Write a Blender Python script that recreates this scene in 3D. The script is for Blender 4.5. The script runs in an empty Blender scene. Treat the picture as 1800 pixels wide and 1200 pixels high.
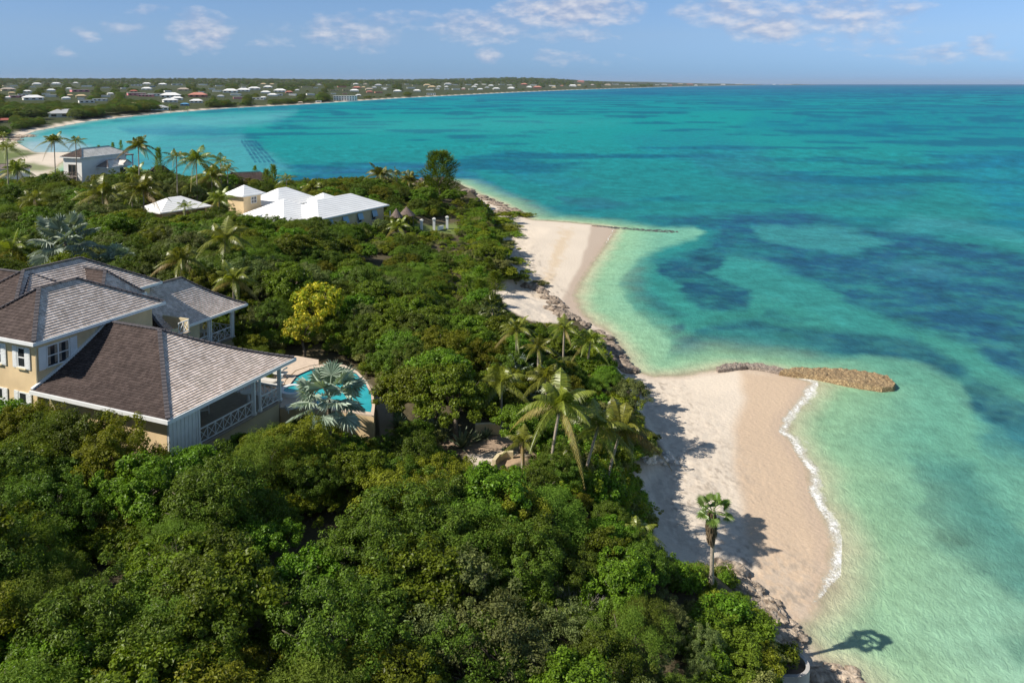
import bpy, math, random
import numpy as np
from mathutils import Vector
D2R = math.radians
scene = bpy.context.scene
col = scene.collection

# ------------------------------------------------------------ camera
CAMH = 32.0; PITCH = D2R(4.0); FPX = 1400.0; CY = 147+FPX*math.tan(PITCH)     # level view, lens shifted down: verticals stay upright
cam_d = bpy.data.cameras.new("camera"); cam = bpy.data.objects.new("camera", cam_d); col.objects.link(cam)
cam_d.sensor_width = 36.0; cam_d.lens = 28.0; cam_d.shift_y = (CY-600)/1800.0; cam_d.clip_start = 0.5; cam_d.clip_end = 80000.0
cam.location = (0, 0, CAMH); cam.rotation_euler = (math.pi/2 - PITCH, 0, 0)
scene.camera = cam

# ------------------------------------------------------------ sun, sky, exposure
SUN_EL = 42.5; SUN_TRAVEL = 75.0            # the light travels towards this azimuth (from +Y towards +X)
sun_d = bpy.data.lights.new("sun", 'SUN'); sun = bpy.data.objects.new("sun", sun_d); col.objects.link(sun)
sun_d.energy = 5.0; sun_d.angle = D2R(0.53); sun_d.color = (1.0, 0.93, 0.82)
_tr = Vector((math.sin(D2R(SUN_TRAVEL))*math.cos(D2R(SUN_EL)), math.cos(D2R(SUN_TRAVEL))*math.cos(D2R(SUN_EL)), -math.sin(D2R(SUN_EL))))
sun.rotation_euler = _tr.to_track_quat('-Z', 'Y').to_euler()
sun.location = (0, 0, 80)
world = bpy.data.worlds.new("World"); scene.world = world; world.use_nodes = True
wn = world.node_tree.nodes; wl = world.node_tree.links; wn.clear()
def N(nodes, t, **kw):
    n = nodes.new(t)
    for k, v in kw.items(): setattr(n, k, v)
    return n
def M(nodes, links, op, a, b=None, c=None, clamp=False):
    n = nodes.new('ShaderNodeMath'); n.operation = op; n.use_clamp = clamp
    for i, v in enumerate((a, b, c)):
        if v is None: continue
        if isinstance(v, (int, float)): n.inputs[i].default_value = v
        else: links.new(v, n.inputs[i])
    return n.outputs[0]
wout = N(wn, 'ShaderNodeOutputWorld'); wbg = N(wn, 'ShaderNodeBackground')
sky = N(wn, 'ShaderNodeTexSky', sky_type='NISHITA', sun_disc=False)
sky.sun_elevation = D2R(SUN_EL); sky.sun_rotation = D2R(SUN_TRAVEL + 180.0)
sky.air_density = 1.0; sky.dust_density = 0.35; sky.ozone_density = 3.0; sky.altitude = 100
wbg.inputs['Strength'].default_value = 0.115
tc = N(wn, 'ShaderNodeTexCoord'); sep = N(wn, 'ShaderNodeSeparateXYZ'); wl.new(tc.outputs['Generated'], sep.inputs[0])
az = M(wn, wl, 'MULTIPLY', M(wn, wl, 'ARCTAN2', sep.outputs[0], sep.outputs[1]), 57.2958)
el = M(wn, wl, 'MULTIPLY', M(wn, wl, 'ARCSINE', sep.outputs[2]), 57.2958)
comb = N(wn, 'ShaderNodeCombineXYZ'); wl.new(az, comb.inputs[0]); wl.new(M(wn, wl, 'MULTIPLY', el, 2.1), comb.inputs[1])
def pix_dir(x, y):
    u = (x-900)/FPX; v = (CY-y)/FPX
    F = math.cos(PITCH)+v*math.sin(PITCH); U = v*math.cos(PITCH)-math.sin(PITCH)
    return math.degrees(math.atan2(u, F)), math.degrees(math.atan2(U, math.hypot(u, F)))
# cloud banks: direction in degrees, half width, half height, weight
CL = []
for (x, y, rx, ry, w) in [(1000,18,95,22,1.0),(1010,60,75,14,.45),(352,55,38,24,.8),(390,42,40,10,.35),(600,55,45,22,.65),(655,60,40,26,.6),(520,60,50,18,.35),
        (845,48,75,22,.7),(730,35,60,14,.4),(860,98,20,11,.7),(985,100,45,11,.5),(1060,105,50,8,.3),(1290,20,80,22,.75),(1355,48,60,17,.95),(1480,25,95,24,.75),
        (1500,72,90,12,.4),(1660,95,90,12,.5),(1724,82,18,16,.6),(215,50,32,11,.4),(155,62,16,11,.5),(115,93,14,7,.4),(255,20,30,10,.35),(450,78,60,10,.25),(60,20,40,8,.12)]:
    a, e = pix_dir(x, y); CL.append((a, e, rx/FPX*57.3*1.25, ry/FPX*57.3*1.4, w))
random.seed(5)
for i in range(26):                           # more clouds higher up and round the sides, beyond the photograph's frame
    CL.append((random.uniform(-170, 180), random.uniform(9, 34), random.uniform(4, 12), random.uniform(1.2, 3.5), random.uniform(.5, 1)))
nz = N(wn, 'ShaderNodeTexNoise'); nz.inputs['Scale'].default_value = 0.62; nz.inputs['Detail'].default_value = 5; nz.inputs['Roughness'].default_value = 0.56
wl.new(comb.outputs[0], nz.inputs['Vector'])
tot = None
for (a, e, ra, re_, w) in CL:
    dx = M(wn, wl, 'DIVIDE', M(wn, wl, 'SUBTRACT', az, a), ra); dy = M(wn, wl, 'DIVIDE', M(wn, wl, 'SUBTRACT', el, e), re_)
    r2 = M(wn, wl, 'ADD', M(wn, wl, 'MULTIPLY', dx, dx), M(wn, wl, 'MULTIPLY', dy, dy))
    g = M(wn, wl, 'MULTIPLY', M(wn, wl, 'SUBTRACT', 1.0, M(wn, wl, 'MULTIPLY', r2, 0.55), clamp=True), w)
    tot = g if tot is None else M(wn, wl, 'MAXIMUM', tot, g)
dens = M(wn, wl, 'MULTIPLY', M(wn, wl, 'ADD', M(wn, wl, 'SUBTRACT', nz.outputs[0], 0.69), M(wn, wl, 'MULTIPLY', tot, 0.80)), 1.9, clamp=True)
dens = M(wn, wl, 'MULTIPLY', dens, M(wn, wl, 'GREATER_THAN', tot, 0.001))
# the same noise looked up a little higher gives lit tops and greyer undersides
off = N(wn, 'ShaderNodeVectorMath', operation='ADD'); off.inputs[1].default_value = (0.25, 0.75, 0); wl.new(comb.outputs[0], off.inputs[0])
nz2 = N(wn, 'ShaderNodeTexNoise'); nz2.inputs['Scale'].default_value = 0.62; nz2.inputs['Detail'].default_value = 5; wl.new(off.outputs[0], nz2.inputs['Vector'])
litf = M(wn, wl, 'ADD', M(wn, wl, 'MULTIPLY', M(wn, wl, 'SUBTRACT', nz.outputs[0], nz2.outputs[0]), 3.2), 0.42, clamp=True)
cm = N(wn, 'ShaderNodeMix', data_type='RGBA'); cm.inputs[6].default_value = (2.6, 3.2, 4.6, 1); cm.inputs[7].default_value = (5.2, 5.2, 5.6, 1); wl.new(litf, cm.inputs[0])
# sky colour, tinted so that the band over the horizon keeps its blue
hz = N(wn, 'ShaderNodeMapRange'); hz.inputs[1].default_value = -1; hz.inputs[2].default_value = 16; wl.new(el, hz.inputs[0])
tint = N(wn, 'ShaderNodeValToRGB'); wl.new(hz.outputs[0], tint.inputs[0]); cr = tint.color_ramp; cr.elements[0].color = (.25, .475, 1.08, 1); cr.elements[1].color = (.70, .68, .62, 1)
for p_, c_ in ((.12, (.30, .50, .97)), (.26, (.43, .55, .84)), (.6, (.54, .64, .78))): e_ = cr.elements.new(p_); e_.color = (*c_, 1)
mul = N(wn, 'ShaderNodeMix', data_type='RGBA', blend_type='MULTIPLY'); mul.inputs[0].default_value = 1.0
side = N(wn, 'ShaderNodeMapRange'); side.inputs[1].default_value = -40; side.inputs[2].default_value = 40; side.inputs[3].default_value = .93; side.inputs[4].default_value = 1.14; wl.new(az, side.inputs[0])
sv = N(wn, 'ShaderNodeVectorMath', operation='SCALE'); wl.new(sky.outputs[0], sv.inputs[0]); wl.new(side.outputs[0], sv.inputs['Scale']); wl.new(sv.outputs[0], mul.inputs[6]); wl.new(tint.outputs[0], mul.inputs[7])
fin = N(wn, 'ShaderNodeMix', data_type='RGBA'); wl.new(M(wn, wl, 'MULTIPLY', dens, 0.8), fin.inputs[0]); wl.new(mul.outputs[2], fin.inputs[6]); wl.new(cm.outputs[2], fin.inputs[7])
wl.new(fin.outputs[2], wbg.inputs[0]); wl.new(wbg.outputs[0], wout.inputs[0])
vs = scene.view_settings; vs.view_transform = 'Standard'; vs.look = 'None'; vs.gamma = 1.0; vs.use_curve_mapping = False
vs.exposure = 0.3
scene.cycles.max_bounces = 8; scene.cycles.diffuse_bounces = 3; scene.cycles.transparent_max_bounces = 8
scene.cycles.volume_bounces = 0; scene.cycles.use_denoising = True

# ------------------------------------------------------------ small tools
rng = np.random.default_rng(11)
def s2l(c):                                   # 0-255 display colour to linear
    return tuple(((x/255.0)/12.92 if x/255.0 <= .04045 else ((x/255.0+.055)/1.055)**2.4) for x in c)
def up(x, y, z):                              # photo pixel -> point of the place at height z
    u = (x-900)/FPX; v = (CY-y)/FPX
    F = math.cos(PITCH)+v*math.sin(PITCH); U = v*math.cos(PITCH)-math.sin(PITCH)
    t = (z-CAMH)/U
    return Vector((u*t, F*t, z))
def pr(X, Y, Z):
    Z = Z-CAMH; d = Y*math.cos(PITCH)-Z*math.sin(PITCH); w = Y*math.sin(PITCH)+Z*math.cos(PITCH)
    if np.isscalar(d): d = max(d, .1)
    else: d = np.maximum(d, .1)
    return 900+FPX*X/d, CY-FPX*w/d
def ss(a, b, x):
    t = np.clip((x-a)/(b-a), 0, 1); return t*t*(3-2*t)
def hashn(ix, iy, seed):
    h = (ix.astype(np.int64)*374761393 + iy.astype(np.int64)*668265263 + seed*1274126177) & 0xffffffff
    h = ((h ^ (h >> 13))*1274126177) & 0xffffffff
    return ((h ^ (h >> 16)) & 0xffffff)/float(0xffffff)
def vnoise(x, y, seed=0):
    ix = np.floor(x); iy = np.floor(y); fx = x-ix; fy = y-iy
    fx = fx*fx*(3-2*fx); fy = fy*fy*(3-2*fy)
    a = hashn(ix, iy, seed); b = hashn(ix+1, iy, seed); c = hashn(ix, iy+1, seed); d = hashn(ix+1, iy+1, seed)
    return (a*(1-fx)+b*fx)*(1-fy)+(c*(1-fx)+d*fx)*fy
def fbm(x, y, o=4, seed=0):
    s = 0; amp = .5; t = 0
    for i in range(o):
        s = s+amp*vnoise(x*2**i, y*2**i, seed+i*17); t += amp; amp *= .5
    return s/t
def sdist(px, py, poly):                      # signed distance to a polygon, positive inside
    poly = np.asarray(poly, float); n = len(poly)
    d2 = np.full(px.shape, 1e30); ins = np.zeros(px.shape, bool)
    for i in range(n):
        ax, ay = poly[i]; bx, by = poly[(i+1) % n]
        ex, ey = bx-ax, by-ay; L = ex*ex+ey*ey+1e-12
        t = np.clip(((px-ax)*ex+(py-ay)*ey)/L, 0, 1)
        dx = px-ax-t*ex; dy = py-ay-t*ey
        d2 = np.minimum(d2, dx*dx+dy*dy)
        c = ((ay > py) != (by > py)) & (px < (bx-ax)*(py-ay)/(by-ay+1e-30)+ax)
        ins ^= c
    d = np.sqrt(d2); return np.where(ins, d, -d)
def pline(px, py, pts):
    d2 = np.full(np.shape(px), 1e30)
    for (ax, ay), (bx, by) in zip(pts[:-1], pts[1:]):
        ex, ey = bx-ax, by-ay; t = np.clip(((px-ax)*ex+(py-ay)*ey)/(ex*ex+ey*ey+1e-12), 0, 1)
        d2 = np.minimum(d2, (px-ax-t*ex)**2+(py-ay-t*ey)**2)
    return np.sqrt(d2)

# ------------------------------------------------------------ tags and mesh building
def tag(o, label=None, cat=None, group=None, kind=None):
    if label: o['label'] = label
    if cat: o['category'] = cat
    if group: o['group'] = group
    if kind: o['kind'] = kind
    return o
def thing(name, loc, label, cat, group=None):
    o = bpy.data.objects.new(name, None); col.objects.link(o); o.location = loc; o.empty_display_size = .3
    return tag(o, label, cat, group)
def link(name, me, parent=None, loc=(0, 0, 0)):
    o = bpy.data.objects.new(name, me); col.objects.link(o); o.location = loc
    if parent: o.parent = parent
    return o
def np_mesh(name, V, Q, mats, smooth=False, mi=None, uv=None):
    """V (n,3), Q (m,3 or 4) arrays -> mesh"""
    me = bpy.data.meshes.new(name); V = np.ascontiguousarray(V, np.float32); Q = np.ascontiguousarray(Q, np.int32)
    m, k = Q.shape
    me.vertices.add(len(V)); me.vertices.foreach_set('co', V.ravel())
    me.loops.add(m*k); me.loops.foreach_set('vertex_index', Q.ravel())
    me.polygons.add(m); me.polygons.foreach_set('loop_start', np.arange(0, m*k, k, dtype=np.int32))
    if smooth: me.polygons.foreach_set('use_smooth', np.ones(m, bool))
    else: me.polygons.foreach_set('use_smooth', np.zeros(m, bool))
    for mt in mats: me.materials.append(mt)
    if mi is not None: me.polygons.foreach_set('material_index', np.asarray(mi, np.int32))
    me.update(calc_edges=True)
    return me
class MB:
    def __init__(s, base=(0, 0, 0)): s.v = []; s.f = []; s.m = []; s.uv = []; s.sm = []; s.base = Vector(base)
    def face(s, pts, m=0, uv=None, smooth=False):
        i = len(s.v); s.v += [Vector(p)-s.base for p in pts]; s.f.append(tuple(range(i, i+len(pts)))); s.m.append(m)
        s.uv.append(uv or [(0, 0)]*len(pts)); s.sm.append(smooth)
    def hexa(s, p, m=0):      # 8 corners: 0-3 bottom ring, 4-7 top ring
        for q in ((3, 2, 1, 0), (4, 5, 6, 7), (0, 1, 5, 4), (1, 2, 6, 5), (2, 3, 7, 6), (3, 0, 4, 7)): s.face([p[i] for i in q], m)
    def box(s, fr, a0, a1, b0, b1, z0, z1, m=0):
        P = fr.P; s.hexa([P(a0, b0, z0), P(a1, b0, z0), P(a1, b1, z0), P(a0, b1, z0), P(a0, b0, z1), P(a1, b0, z1), P(a1, b1, z1), P(a0, b1, z1)], m)
    def bar(s, p, q, w, h=None, m=0, upv=(0, 0, 1)):
        p = Vector(p); q = Vector(q); d = (q-p); h = h or w
        if d.length < 1e-6: return
        d.normalize(); u = Vector(upv)
        if abs(d.dot(u)) > .95: u = Vector((1, 0, 0))
        r = d.cross(u).normalized()*w/2; t = r.cross(d).normalized()*h/2
        s.hexa([p-r-t, p+r-t, q+r-t, q-r-t, p-r+t, p+r+t, q+r+t, q-r+t], m)
    def tube(s, pts, rad, n=8, m=0, cap=True):
        pts = [Vector(p) for p in pts]; rings = []
        for i, p in enumerate(pts):
            d = (pts[min(i+1, len(pts)-1)]-pts[max(i-1, 0)]).normalized()
            u = Vector((0, 1, 0)) if abs(d.y) < .9 else Vector((1, 0, 0))
            r = d.cross(u).normalized(); t = d.cross(r).normalized(); R = rad[i] if hasattr(rad, '__len__') else rad
            rings.append([p+r*R*math.cos(2*math.pi*k/n)+t*R*math.sin(2*math.pi*k/n) for k in range(n)])
        b = len(s.v)
        for rg in rings: s.v += [x-s.base for x in rg]
        for i in range(len(pts)-1):
            for k in range(n):
                k2 = (k+1) % n; s.f.append((b+i*n+k, b+i*n+k2, b+(i+1)*n+k2, b+(i+1)*n+k)); s.m.append(m); s.uv.append([(0, 0)]*4); s.sm.append(True)
        if cap:
            s.f.append(tuple(b+k for k in range(n))[::-1]); s.m.append(m); s.uv.append([(0, 0)]*n); s.sm.append(False)
            e = b+(len(pts)-1)*n; s.f.append(tuple(e+k for k in range(n))); s.m.append(m); s.uv.append([(0, 0)]*n); s.sm.append(False)
    def extrude(s, pts, z0, z1, m=0, mtop=None):   # outline (x,y) from z0 to z1
        n = len(pts); lo = [Vector((p[0], p[1], z0)) for p in pts]; hi = [Vector((p[0], p[1], z1)) for p in pts]
        for i in range(n): j = (i+1) % n; s.face([lo[i], lo[j], hi[j], hi[i]], m)
        s.face(hi, m if mtop is None else mtop); s.face(lo[::-1], m)
    def mesh(s, name, mats):
        me = bpy.data.meshes.new(name); me.from_pydata([tuple(v) for v in s.v], [], s.f)
        for mt in mats: me.materials.append(mt)
        me.polygons.foreach_set('material_index', s.m); me.polygons.foreach_set('use_smooth', s.sm)
        u = me.uv_layers.new(name='uv'); flat = [c for f in s.uv for q in f for c in q]; u.data.foreach_set('uv', flat)
        me.update(); return me
    def build(s, name, mats, parent=None, base_loc=None):
        if not isinstance(mats, (list, tuple)): mats = [mats]
        return link(name, s.mesh(name, mats), parent, base_loc if base_loc is not None else ((0, 0, 0) if parent else tuple(s.base)))
class Frame:
    """local a,b plan axes at origin o, azimuths in degrees from +Y towards +X"""
    def __init__(s, o, aza, azb=None):
        s.o = Vector((o[0], o[1], 0)); azb = aza+90 if azb is None else azb
        s.a = Vector((math.sin(D2R(aza)), math.cos(D2R(aza)), 0)); s.b = Vector((math.sin(D2R(azb)), math.cos(D2R(azb)), 0))
    def P(s, a, b, z): return s.o+s.a*a+s.b*b+Vector((0, 0, z))

# ------------------------------------------------------------ materials
def newmat(name):
    m = bpy.data.materials.new(name); m.use_nodes = True; nt = m.node_tree; b = nt.nodes['Principled BSDF']; return m, nt.nodes, nt.links, b
def mat(name, c, rough=.8, var=.18, scale=1.5, bump=.0, bscale=8, detail=5, c2=None, spec=.3, coat=0):
    m, n, l, b = newmat(name); b.inputs['Roughness'].default_value = rough; b.inputs['Specular IOR Level'].default_value = spec
    t = N(n, 'ShaderNodeTexCoord'); z = N(n, 'ShaderNodeTexNoise'); z.inputs['Scale'].default_value = scale; z.inputs['Detail'].default_value = detail
    l.new(t.outputs['Object'], z.inputs['Vector'])
    mx = N(n, 'ShaderNodeMix', data_type='RGBA')
    a = tuple(x*(1-var) for x in c); bb = c2 or tuple(min(1, x*(1+var)) for x in c)
    mx.inputs[6].default_value = (*a, 1); mx.inputs[7].default_value = (*bb, 1)
    r = N(n, 'ShaderNodeMapRange'); r.inputs[1].default_value = .3; r.inputs[2].default_value = .7; l.new(z.outputs[0], r.inputs[0]); l.new(r.outputs[0], mx.inputs[0])
    l.new(mx.outputs[2], b.inputs['Base Color'])
    if bump:
        z2 = N(n, 'ShaderNodeTexNoise'); z2.inputs['Scale'].default_value = bscale; z2.inputs['Detail'].default_value = 6; l.new(t.outputs['Object'], z2.inputs['Vector'])
        bp = N(n, 'ShaderNodeBump'); bp.inputs['Strength'].default_value = bump; bp.inputs['Distance'].default_value = .05; l.new(z2.outputs[0], bp.inputs['Height']); l.new(bp.outputs[0], b.inputs['Normal'])
    return m
def leafmat(name, c, dc=.35, trans=.25, rough=.5, hue=.03, spec=.35, tip=None):
    m, n, l, b = newmat(name); b.inputs['Roughness'].default_value = rough; b.inputs['Specular IOR Level'].default_value = spec
    oi = N(n, 'ShaderNodeObjectInfo'); ge = N(n, 'ShaderNodeNewGeometry')
    hs = N(n, 'ShaderNodeHueSaturation'); hs.inputs['Color'].default_value = (*c, 1)
    l.new(M(n, l, 'ADD', M(n, l, 'MULTIPLY', M(n, l, 'SUBTRACT', oi.outputs['Random'], .5), hue*2), .5), hs.inputs['Hue'])
    v = M(n, l, 'ADD', M(n, l, 'MULTIPLY', M(n, l, 'SUBTRACT', ge.outputs['Random Per Island'], .5), dc*2), 1.0)
    v = M(n, l, 'MULTIPLY', v, M(n, l, 'ADD', M(n, l, 'MULTIPLY', oi.outputs['Random'], .5), .75))
    l.new(v, hs.inputs['Value'])
    l.new(hs.outputs[0], b.inputs['Base Color'])
    tr = N(n, 'ShaderNodeBsdfTranslucent'); br = N(n, 'ShaderNodeMix', data_type='RGBA', blend_type='MULTIPLY'); br.inputs[0].default_value = 1; br.inputs[7].default_value = (1.5, 1.5, .55, 1)
    l.new(hs.outputs[0], br.inputs[6]); l.new(br.outputs[2], tr.inputs[0])
    ms = N(n, 'ShaderNodeMixShader'); ms.inputs[0].default_value = trans; out = n['Material Output']
    l.new(b.outputs[0], ms.inputs[1]); l.new(tr.outputs[0], ms.inputs[2]); l.new(ms.outputs[0], out.inputs[0])
    return m
def shinglemat(name, c1, c2, cm_, bw=.16, bh=.19):
    m, n, l, b = newmat(name); b.inputs['Roughness'].default_value = .85; b.inputs['Specular IOR Level'].default_value = .2
    u = N(n, 'ShaderNodeUVMap', uv_map='uv'); br = N(n, 'ShaderNodeTexBrick'); br.offset = .5
    br.inputs['Color1'].default_value = (*c1, 1); br.inputs['Color2'].default_value = (*c2, 1); br.inputs['Mortar'].default_value = (*cm_, 1)
    br.inputs['Scale'].default_value = 1; br.inputs['Mortar Size'].default_value = .006; br.inputs['Brick Width'].default_value = bw; br.inputs['Row Height'].default_value = bh
    l.new(u.outputs[0], br.inputs['Vector'])
    z = N(n, 'ShaderNodeTexNoise'); z.inputs['Scale'].default_value = 1.1; z.inputs['Detail'].default_value = 6; l.new(u.outputs[0], z.inputs['Vector'])
    mx = N(n, 'ShaderNodeMix', data_type='RGBA', blend_type='MULTIPLY'); mx.inputs[0].default_value = 1
    rr = N(n, 'ShaderNodeMapRange'); rr.inputs[1].default_value = .3; rr.inputs[2].default_value = .7; rr.inputs[3].default_value = .8; rr.inputs[4].default_value = 1.16; l.new(z.outputs[0], rr.inputs[0])
    cb = N(n, 'ShaderNodeCombineXYZ'); [l.new(rr.outputs[0], cb.inputs[i]) for i in range(3)]
    l.new(br.outputs[0], mx.inputs[6]); l.new(cb.outputs[0], mx.inputs[7]); l.new(mx.outputs[2], b.inputs['Base Color'])
    return m
MT = {}
MT['stucco'] = mat('warm_stucco', (.74, .56, .33), .9, .12, .8, .25, 20)
MT['stucco2'] = mat('cream_stucco', (.62, .52, .33), .9, .1, .8, .2, 20)
MT['white'] = mat('white_paint', (.78, .79, .78), .5, .05, 2)
MT['whitewall'] = mat('white_render', (.85, .83, .79), .85, .08, .6, .2, 12)
MT['blueshutter'] = mat('pale_blue_paint', (.30, .48, .62), .5, .06, 2)
MT['pane'] = mat('window_glass', (.03, .035, .04), .08, .2, 1.5, spec=.8)
MT['curtain'] = mat('curtain', (.30, .25, .2), .9, .3, 6)
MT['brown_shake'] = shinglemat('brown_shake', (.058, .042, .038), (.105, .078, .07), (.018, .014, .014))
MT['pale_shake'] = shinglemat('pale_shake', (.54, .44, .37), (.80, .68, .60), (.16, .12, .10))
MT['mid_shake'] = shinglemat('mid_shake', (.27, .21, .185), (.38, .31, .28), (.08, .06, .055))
MT['cap'] = mat('ridge_cap', (.10, .09, .095), .8, .25, 8)
MT['whiteroof'] = mat('white_roof', (.88, .88, .87), .6, .05, .6)
MT['wood'] = mat('grey_wood', (.2, .16, .13), .8, .2, 6)
MT['floor'] = mat('terrace_stone', (.38, .32, .26), .8, .12, 3)
MT['deck'] = mat('coral_stone', (.60, .48, .37), .85, .12, 2.5, .1, 12)
MT['pool'] = mat('pool_water', (.015, .33, .38), .06, .12, 1.2, .25, 4, c2=(.04, .46, .48), spec=.6)
MT['pooledge'] = mat('pool_tile', (.10, .13, .25), .3, .15, 6)
MT['cushion'] = mat('pale_cushion', (.62, .58, .52), .9, .06, 3)
MT['trunk'] = mat('bark', (.16, .13, .10), .9, .3, 6, .4, 14)
MT['palmtrunk'] = mat('palm_bark', (.34, .29, .23), .9, .22, 9, .5, 18)
MT['twig'] = mat('dead_twigs', (.42, .38, .34), .9, .2, 9)
MT['rock'] = mat('limestone', (.26, .19, .13), .95, .45, 2.2, 1, 7, c2=(.60, .49, .38))
MT['rock_dark'] = mat('weathered_limestone', (.15, .115, .09), .95, .45, 2.2, 1, 7, c2=(.46, .37, .29))
MT['paverock'] = mat('pale_rock', (.62, .58, .52), .9, .2, 3, .6, 6)
MT['concrete'] = mat('old_concrete', (.42, .40, .38), .9, .15, 1.2, .3, 9)
MT['thatch'] = mat('thatch', (.17, .13, .11), .95, .3, 4, .5, 20)

# ------------------------------------------------------------ the lie of the land
def W(pts, z=0.0): return [tuple(up(x, y, z)[:2]) for x, y in pts]
coast_near = W([(1520,1215),(1470,1185),(1425,1165),(1398,1112),(1390,1098),(1425,1062),(1436,1030),(1446,985),(1452,955),(1438,915),(1420,870),(1412,822),(1388,782),(1368,758),(1372,735),(1390,708),(1408,685),(1418,672),
    (1350,654),(1290,647),(1265,653),(1200,664),(1150,665),(1112,657),(1098,640),(1082,612),(1062,585),(1030,563),(1012,545),(1004,520),(1012,498),(1030,470),(1048,445),(1066,420),(1078,402),(1052,397),(990,391),(930,387),(905,374),(870,355),(830,338),(795,320)])
coast = [(24, -500), (22, -60), (20, 0), (18, 18)]+coast_near[1:]+[(-48, 243), (-80, 224), (-114, 222), (-140, 240), (-165, 280), (-185, 325)]+W([(140,268),(60,268),(28,250),(40,238),(62,230),(110,221),(160,212),(270,200),(400,190),(520,184),(600,179),(700,172.5),(800,167.5),(900,162.5),(1000,158.3),(1100,155),(1200,152),(1300,150.2),(1392,149)])
coast += [(6900, 17500), (4000, 20500), (-26000, 26000), (-26000, -500)]
foot = [(10, -500), (13, 0)]+W([(1400,1135),(1368,1110),(1320,1040),(1290,1003),(1240,985),(1168,962),(1152,905),(1128,860),(1178,800),(1150,755),(1125,712),(1098,665),(1085,645),(1066,610),(1040,585),(1000,568),(960,560),(900,542),(872,512),(930,500),(902,472),(885,440),(880,400),(866,378),(858,362),(800,328)], 1.0)
foot += [(-45, 208), (-79, 196), (-112, 194), (-138, 200), (-168, 204), (-205, 204), (-300, 200), (-620, 190), (-620, -500)]
POOLZ = 9.8
_lw = up(1195, 960, 1.0); _pp = up(595, 690, 9.0); _pc = up(850, 803, 7.0); _pv = up(540, 372, 9.0)
PLOTS = ((-25.5, 55, 14, 9.1), (_pp.x, _pp.y, 6.5, 7.7), (_pc.x, _pc.y, 4.5, 6.9), (-90, 166, 16, 10.2), (_pv.x, _pv.y, 17, 8.0))
def height(X, Y, full=False):
    X = np.asarray(X, float); Y = np.asarray(Y, float)
    d = sdist(X, Y, coast); dv = sdist(X, Y, foot); r = np.hypot(X, Y)
    n1 = fbm(X/9, Y/9, 4, 1); n2 = fbm(X/300, Y/300, 4, 7)
    sand = np.where(d > 0, .085*np.minimum(d, 12)+.5*ss(8, 40, d), np.maximum(.06*d, -3.0)-.0*d)
    bluff = 4.2*ss(-.6, 4.5, dv+(n1-.5)*2.4)*(1-.75*(1-ss(4, 9, np.hypot(X-_lw.x, Y-_lw.y))))+4.6*ss(3, 42, dv)+(n1-.5)*1.0*ss(2, 8, dv)
    far = ss(500, 2500, r)
    inland = ss(20, 400, d)*(3+9*n2)*ss(250, 500, r)+ss(60, 900, d)*far*10
    hills = ss(3000, 7000, r)*ss(200, 2500, d)*(22+34*fbm(X/2200, Y/2200, 3, 4))
    hx, hy = up(930, 150.5, 0)[:2]; 
    hills = hills+34*np.exp(-(((X/np.maximum(Y, 1)-.030)/.085)**2))*ss(3500, 6000, r)*ss(150, 1200, d)
    h = sand+bluff+inland+hills*ss(9e9, 1, 0)*1.0 if False else sand+bluff+inland+hills
    # levelled plots
    for (cx, cy, rad, z) in PLOTS:
        k = 1-ss(rad, rad+6, np.hypot(X-cx, Y-cy)); h = h*(1-k)+z*k
    h = h*(1-ss(9000, 30000, r)*0)
    if full: return h, d, dv
    return h
_cache = {}
def hs(x, y): return float(height(np.array([x]), np.array([y]))[0])
def hit(px, py, dz=0.0):
    """where the ray through a photo pixel meets the ground raised by dz"""
    u = (px-900)/FPX; v = (CY-py)/FPX
    F = math.cos(PITCH)+v*math.sin(PITCH); U = v*math.cos(PITCH)-math.sin(PITCH)
    t = np.geomspace(12, 30000, 3000); g = height(u*t, F*t)+dz; z = CAMH+U*t
    i = int(np.argmax(z <= g))
    if i == 0: i = len(t)-1
    return Vector((u*t[i], F*t[i], float(g[i])-dz))

# the polar sheet both ground and sea are cut from: finest where the picture looks
az_ = np.concatenate([np.linspace(-80, -41, 40), np.linspace(-40, 40, 800), np.linspace(41, 80, 40)])
dep = np.concatenate([np.linspace(86, 50, 50), np.linspace(49.8, 2.0, 470), np.geomspace(1.95, .055, 130)])
rad_ = CAMH/np.tan(np.radians(dep))
AZ, RR = np.meshgrid(np.radians(az_), rad_)
GX = RR*np.sin(AZ); GY = RR*np.cos(AZ)
NR, NC = GX.shape
Hh, Dd, Dv = height(GX.ravel(), GY.ravel(), True)
Hh = Hh.reshape(NR, NC); Dd = Dd.reshape(NR, NC); Dv = Dv.reshape(NR, NC)
PX, PY = pr(GX, GY, 0*GX)
PXg, PYg = pr(GX, GY, Hh)
idx = np.arange(NR*NC).reshape(NR, NC)
quads = np.stack([idx[:-1, :-1], idx[:-1, 1:], idx[1:, 1:], idx[1:, :-1]], -1).reshape(-1, 4)
quads = quads[:, ::-1]
def vmesh(name, Z, Q, attrs, mats):
    used = np.unique(Q); rm = np.full(NR*NC, -1); rm[used] = np.arange(len(used))
    V = np.stack([GX.ravel()[used], GY.ravel()[used], Z.ravel()[used]], -1)
    me = np_mesh(name, V, rm[Q], mats, True)
    for nm, A in attrs.items():
        if A.ndim == 3:
            at = me.color_attributes.new(nm, 'FLOAT_COLOR', 'POINT'); B = A.reshape(-1, 3)[used]
            at.data.foreach_set('color', np.concatenate([B, np.ones((len(B), 1))], 1).astype(np.float32).ravel())
        else:
            at = me.attributes.new(nm, 'FLOAT', 'POINT'); at.data.foreach_set('value', A.ravel()[used].astype(np.float32))
    return me
def mixc(C, c, k): return C*(1-k[..., None])+np.asarray(c)*k[..., None]

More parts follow.
